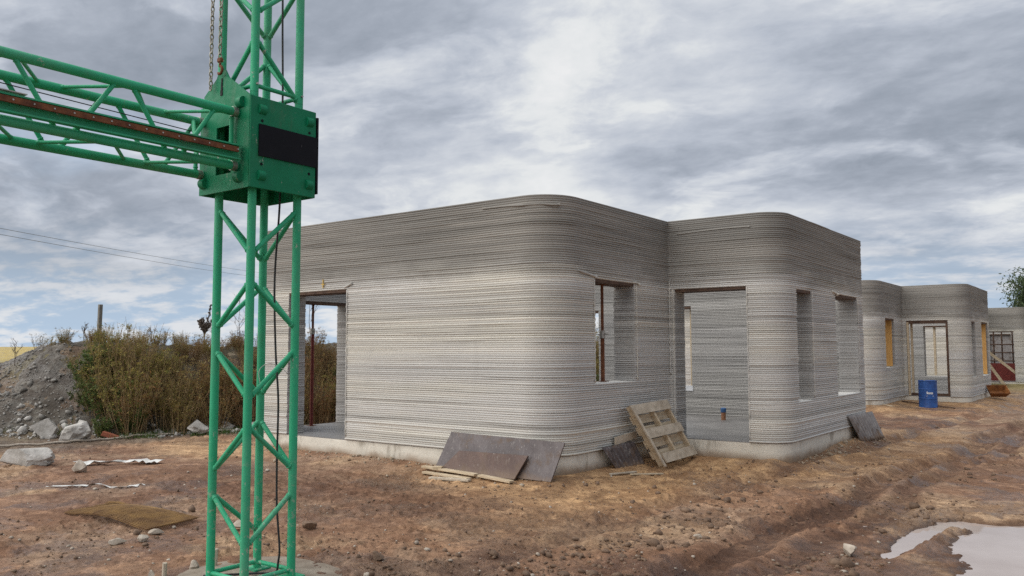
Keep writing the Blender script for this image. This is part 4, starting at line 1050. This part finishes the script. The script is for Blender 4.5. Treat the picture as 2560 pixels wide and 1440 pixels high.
# ------------------------------------------------------------------ spoil bank (fine mesh above the ground sheet) and rubble
xs = np.arange(-19, -8.3, .07); ys = np.arange(-8.5, 14, .07); X, Y = np.meshgrid(xs, ys)
bh = bank_h(X, Y)
Z = bank_surf(X, Y)
ob = grid_mesh('spoil_bank', np.stack([X, Y, Z], -1), len(ys), len(xs), M['mud'])
n1 = fbm(X*.7, Y*.7, 4, 63); n2 = fbm(X*3, Y*3, 3, 64)
C = np.array([.165, .152, .134])*(.5+1.0*n2[..., None]); gw = np.clip(sstep(.5, .65, n1)*.2+sstep(-.4, .8, Y)*.8, 0, 1)[..., None]
C = C*(1-gw)+np.array([.085, .072, .042])*gw
set_col(ob, C.reshape(-1, 3)); tag(ob, kind='structure')
def on_bank(n):
    y = rng.uniform(-5, 1.2, n); x = bank_foot_x(y)+.3-rng.uniform(0, 3.4, n); k = (bank_h(x, y) > .03) & (rng.random(n) < 1.05-sstep(-1.2, .6, y))
    return x[k], y[k]
litter('rubble', 8000, on_bank, .015, M['rubble'], 'grey rubble covering the slope of the spoil bank', sig=.75)
def bank_foot(n):
    y = rng.uniform(-4, 3, n); x = bank_foot_x(y)+.1+rng.normal(0, .3, n); return x, y
litter('foot_rubble', 1100, bank_foot, .025, M['boulder'], 'loose rubble along the foot of the bank', sig=.8)

# ------------------------------------------------------------------ weeds
PAL = {'olive': [(.21, .195, .05), (.27, .225, .06), (.16, .165, .045), (.30, .23, .075), (.21, .14, .05)],
       'green': [(.075, .115, .035), (.10, .14, .04), (.06, .09, .03), (.13, .15, .045)],
       'straw': [(.34, .26, .12), (.28, .20, .085), (.22, .17, .06), (.18, .16, .05)],
       'dry': [(.22, .12, .045), (.17, .08, .035), (.27, .18, .07), (.13, .07, .035), (.18, .15, .055)]}
def weed_mesh(kind, seed, hgt, nstem, nleaf):
    r_ = random.Random(seed); st = MB(); LV = []; LQ = []; LC = []
    for s_ in range(nstem):
        a = r_.uniform(0, 6.283); br = r_.uniform(0, .22)*hgt; lean = r_.uniform(.05, .42)*hgt; h_ = hgt*r_.uniform(.55, 1.05)
        b = Vector((br*math.cos(a), br*math.sin(a), -.08)); tip = b+Vector((lean*math.cos(a)+r_.uniform(-.1, .1), lean*math.sin(a)+r_.uniform(-.1, .1), h_))
        mid = (b+tip)/2+Vector((r_.uniform(-.08, .08), r_.uniform(-.08, .08), .08*hgt)); P_ = smooth_pts([b, mid, tip], 3)
        st.tube(P_, [.0085*(1-.8*i/(len(P_)-1)) for i in range(len(P_))], 4, False)
        tw = []
        for k in range(7):
            t_ = r_.uniform(.3, .98); i_ = int(t_*(len(P_)-1)); q = P_[i_]; d = Vector((r_.gauss(0, 1), r_.gauss(0, 1), r_.uniform(.4, 1.5))).normalized()*r_.uniform(.1, .32)*hgt*.55*(1.2-t_)
            st.tube([q, q+d], [.003, .001], 3, False); tw.append((q, d))
        for k in range(nleaf):
            q, d = r_.choice(tw); q = q+d*r_.uniform(.1, 1.1)+Vector((r_.gauss(0, .025), r_.gauss(0, .025), r_.gauss(0, .025)))
            L = r_.uniform(.018, .04)*math.exp(r_.gauss(.2, .35))*(1.35 if kind == 'green' else 1.0); W_ = L*(r_.uniform(.35, .6) if kind == 'green' else r_.uniform(.2, .38))
            dr = Vector((r_.gauss(0, 1), r_.gauss(0, 1), r_.gauss(.35, .8))).normalized(); sd_ = dr.orthogonal().normalized(); sd_ = Matrix.Rotation(r_.uniform(0, 6.28), 3, dr) @ sd_
            o = len(LV); LV += [q, q+dr*L*.5+sd_*W_/2, q+dr*L, q+dr*L*.5-sd_*W_/2]; LQ.append((o, o+1, o+2, o+3)); c = r_.choice(PAL[kind]); vv = r_.uniform(.7, 1.25)
            LC += [tuple(k_*vv for k_ in c)]*4
    return st, LV, LQ, LC
protos = {}
for kind, hs in (('olive', (1.5, 1.25)), ('green', (1.1, .85)), ('dry', (1.35, 1.1)), ('straw', (1.45, 1.2))):
    for vi, h_ in enumerate(hs):
        st, LV, LQ, LC = weed_mesh(kind, 40+vi+len(kind)*7, h_, 46 if kind == 'straw' else 30, 36 if kind == 'straw' else 105)
        root = thing('weed_bush', '', 'weed bush'); 
        s_ob = st.build('stems', M['stem'], root); l_ob = mesh_np('foliage', np.array([tuple(q) for q in LV]), np.array(LQ), M['leaf'], root, False); set_col(l_ob, LC)
        protos.setdefault(kind, []).append(root)
used = set()
KN = {'olive': 'olive green weed bush', 'green': 'dark green leafy weed', 'dry': 'rust brown dry weed bush', 'straw': 'tuft of straw coloured stalks'}
def put_weed(kind, vi, x, y, sc, rz, far=False, d_=0.0):
    pr_ = protos[kind][vi % 2]
    if pr_ in used:
        o = pr_.copy(); col.objects.link(o)
        for ch in pr_.children: c = ch.copy(); col.objects.link(c); c.parent = o
    else: o = pr_; used.add(pr_)
    o.location = (x, y, gz(x, y)-.03); o.scale = (sc, sc, sc*random.uniform(.9, 1.1)); o.rotation_euler = (random.uniform(-.08, .08), random.uniform(-.08, .08), rz)
    if far: zone = 'behind the houses, seen through an opening'
    else:
        zone = ('at the foot of the bank', 'halfway up the bank', 'along the crest of the bank')[0 if d_ < .9 else 1 if d_ < 1.9 else 2]
        zone += (', next to the rubble slope', ', left of the tower', ', behind the tower', ', seen through the front door')[0 if y < .1 else 1 if y < 1.6 else 2 if y < 3.2 else 3]
    o['label'] = KN[kind]+' '+zone; o['category'] = 'weed bush'; o['group'] = KN[kind]+' '+zone
rw = random.Random(5)
n_w = 0
for i in range(190):
    y = rw.uniform(-.42, 6.0); d_ = rw.uniform(-.25, 3.0); fx = float(bank_foot_x(np.array(y)))
    x = fx-d_*(1.25 if y < .2 else 1)
    kind = rw.choices(['olive', 'green', 'dry', 'straw'], [.46, .20, .16, .18] if d_ > .9 else [.30, .06, .36, .28])[0]
    if y > 2.2 and rw.random() < .45: kind = 'dry'
    elif y < 1.3 and kind == 'dry' and rw.random() < .6: kind = 'olive'
    if y < -.1: kind = rw.choices(['green', 'olive'], [.6, .4])[0]
    if y < -.2 and rw.random() < .5: continue
    put_weed(kind, i, x, y, rw.uniform(.22, .36) if d_ > 2.0 else (rw.uniform(.32, .58) if d_ > 1.2 else rw.uniform(.55, 1.05)), rw.uniform(0, 6.28), False, d_)
for i in range(60):
    y = rw.uniform(6.0, 30); x = -9.7-rw.uniform(0, 2.2)
    put_weed(rw.choice(['olive', 'dry', 'olive', 'straw', 'green']), i, x, y, rw.uniform(.85, 1.2), rw.uniform(0, 6.28), True)
# bare saplings standing above the crest
def sapling(x, y, hgt, seed, label, leafy=False):
    r_ = random.Random(seed); t = thing('bare_sapling', label, 'sapling', (x, y, gz(x, y)-.05), 'bare saplings on the bank'); st = MB(); z = gz(x, y)-.05
    def limb(p, d, L, r0, lv):
        q = p+d*L; md = (p+q)/2+Vector((r_.gauss(0, .04), r_.gauss(0, .04), 0))*L; st.tube([p, md, q], [r0, r0*.75, r0*.45], 4, False)
        if lv > 0:
            for k in range(5 if lv > 1 else 4):
                f_ = r_.uniform(.35, 1); nd = (d+Vector((r_.gauss(0, .55), r_.gauss(0, .55), r_.gauss(.1, .25)))).normalized(); limb(p+(q-p)*f_, nd, L*r_.uniform(.35, .6), r0*.5, lv-1)
    limb(Vector((x, y, z)), Vector((r_.gauss(0, .06), r_.gauss(0, .06), 1)).normalized(), hgt*.72, .011, 3)
    st.build('branches', M['twig'], t)
for i, (x, y, h_) in enumerate(((-12.0, 3.6, 1.15), (-12.2, 3.1, .95), (-13.8, -.8, .65), (-13.2, .4, .5), (-12.6, 1.7, .55), (-12.9, 2.2, .5))):
    sapling(x, y, h_, 60+i, 'thin bare sapling poking above the bank '+('just behind the tower, taller one', 'just behind the tower, shorter one', 'at the far left above the rubble', 'near the wooden post', 'left of the tower, nearer the post', 'left of the tower, nearer the dark seed spike')[i])
for i in range(9):
    sapling(-12+rw.uniform(-.8, .8), 5.0+i*1.2, rw.uniform(1.3, 2.1), 80+i, 'thin bare sapling seen through the nearest house')
# dark dock plant spike
t = thing('dock_plant', 'dark brown seed spike standing on the bank left of the tower', 'plant', (-12.4, 2.95, gz(-12.4, 2.95)))
m = MB(); z0 = gz(-12.4, 2.95); r_ = random.Random(4)
for s_ in range(9):
    b = Vector((-12.4, 2.95, z0+.35)); d = Vector((r_.gauss(0, .45), r_.gauss(0, .45), 1)).normalized(); L = r_.uniform(.3, .5) if s_ else .75
    m.tube([b, b+d*L], [.012, .006], 5)
    for k in range(38):
        q = b+d*L*r_.uniform(.35, 1.02)+Vector((r_.gauss(0, .016), r_.gauss(0, .016), 0)); m.box(q, (.028, .022, .034), Matrix.Rotation(r_.uniform(0, 3), 3, 'Z'))
m.build('seed_head', M['twig'], t); MB().tube([(-12.4, 2.95, z0-.05), (-12.4, 2.95, z0+.4)], .014, 6).build('stem', M['twig'], t)
# wooden post behind the crest
px_, py_ = -14.4, 1.35; z_ = gz(px_, py_)
tag(MB().box((px_, py_, (z_+2.53)/2-.1), (.085, .085, 2.53-z_+.2), Matrix.Rotation(.03, 3, 'Y'), .008).build('fence_post', M['postgrey']), 'grey wooden post standing behind the weedy bank', 'post')
# low grass tufts at the bank foot
V = []; Qd = []; Cc = []
for i in range(5200):
    y = rw.uniform(-2.6, 3.2); x = float(bank_foot_x(np.array(y)))+.35+rw.gauss(0, .3)
    if fbm(np.array([x*1.3]), np.array([y*1.3]), 2, 95)[0] < .48: continue
    h_ = rw.uniform(.03, .11); a = rw.uniform(0, 6.28); wd = .006; lx_, ly_ = rw.gauss(0, .04), rw.gauss(0, .04)
    zz = -.30+max(0, float(bank_h(np.array([x]), np.array([y]))[0])); o = len(V)
    V += [(x-wd*math.cos(a), y-wd*math.sin(a), zz-.03), (x+wd*math.cos(a), y+wd*math.sin(a), zz-.03), (x+lx_, y+ly_, zz+h_)]; Qd.append((o, o+1, o+2))
    c = rw.choice([(.05, .10, .025), (.075, .12, .03), (.11, .12, .04)]); Cc += [c]*3
ob = mesh_np('grass', np.array(V), np.array(Qd), M['leaf'], None, False); set_col(ob, Cc); tag(ob, 'short green grass at the foot of the bank', 'grass', kind='stuff')

# ------------------------------------------------------------------ tree at the right edge
tp = CAM+Vector((-.083, 1.163, 0))*52; tz = gz(tp.x, tp.y)
tree = thing('willow_tree', 'grey green leafy tree cut by the right edge behind the houses', 'tree', (tp.x, tp.y, tz))
r_ = random.Random(9); st = MB(); LV = []; LQ = []; LC = []
st.tube([(tp.x, tp.y, tz-.2), (tp.x+.1, tp.y, tz+2), (tp.x, tp.y+.1, tz+4.2)], [.28, .22, .15], 10)
for k in range(60):
    a = r_.uniform(0, 6.28); zb = r_.uniform(1.6, 4.2); L = r_.uniform(1.0, 2.3); b = Vector((tp.x, tp.y, tz+zb)); e = b+Vector((L*math.cos(a), L*math.sin(a), r_.uniform(.4, 2.6)))
    st.tube([b, (b+e)/2+Vector((0, 0, .25)), e], [.06, .035, .012], 5, False)
    for c_ in range(9):
        cc = b+(e-b)*r_.uniform(.35, 1.05)+Vector((r_.gauss(0, .3), r_.gauss(0, .3), r_.gauss(0, .3)))
        for l_ in range(42):
            q = cc+Vector((r_.gauss(0, .24), r_.gauss(0, .24), r_.gauss(-.05, .3))); Lf = r_.uniform(.15, .30); W_ = Lf*.32
            dr = Vector((r_.gauss(0, .6), r_.gauss(0, .6), r_.gauss(-.5, .6))).normalized(); sd_ = Matrix.Rotation(r_.uniform(0, 6.28), 3, dr) @ dr.orthogonal().normalized()
            o = len(LV); LV += [q, q+dr*Lf*.5+sd_*W_/2, q+dr*Lf, q+dr*Lf*.5-sd_*W_/2]; LQ.append((o, o+1, o+2, o+3)); c = r_.choice([(.07, .095, .045), (.095, .115, .065), (.05, .07, .035)]); LC += [c]*4
st.build('trunk', M['bark'], tree, True); ob = mesh_np('crown', np.array([tuple(q) for q in LV]), np.array(LQ), M['leaf'], None, False); ob.parent = tree; ob.matrix_parent_inverse = Matrix.Translation(tree.location).inverted(); set_col(ob, LC)

# ------------------------------------------------------------------ power lines
def dirv(x, y): return fw+rt2*((x-1280)/2081.5)+up2*((720-y)/2081.5)
for i, (ya, yb) in enumerate(((540, 672), (556, 684))):
    a = CAM+dirv(-160, ya)*38; b = CAM+dirv(640, yb)*95; b2 = a+(b-a)*1.6
    pts = [a+(b2-a)*k/24-Vector((0, 0, 1.6*4*(k/24)*(1-k/24)*.25)) for k in range(25)]
    m = MB(); m.tube(pts, .0125, 5, False); tag(m.build('power_line', M['postgrey'], None, True), ('upper' if i == 0 else 'lower')+' thin power line crossing the sky left of the tower', 'power line')
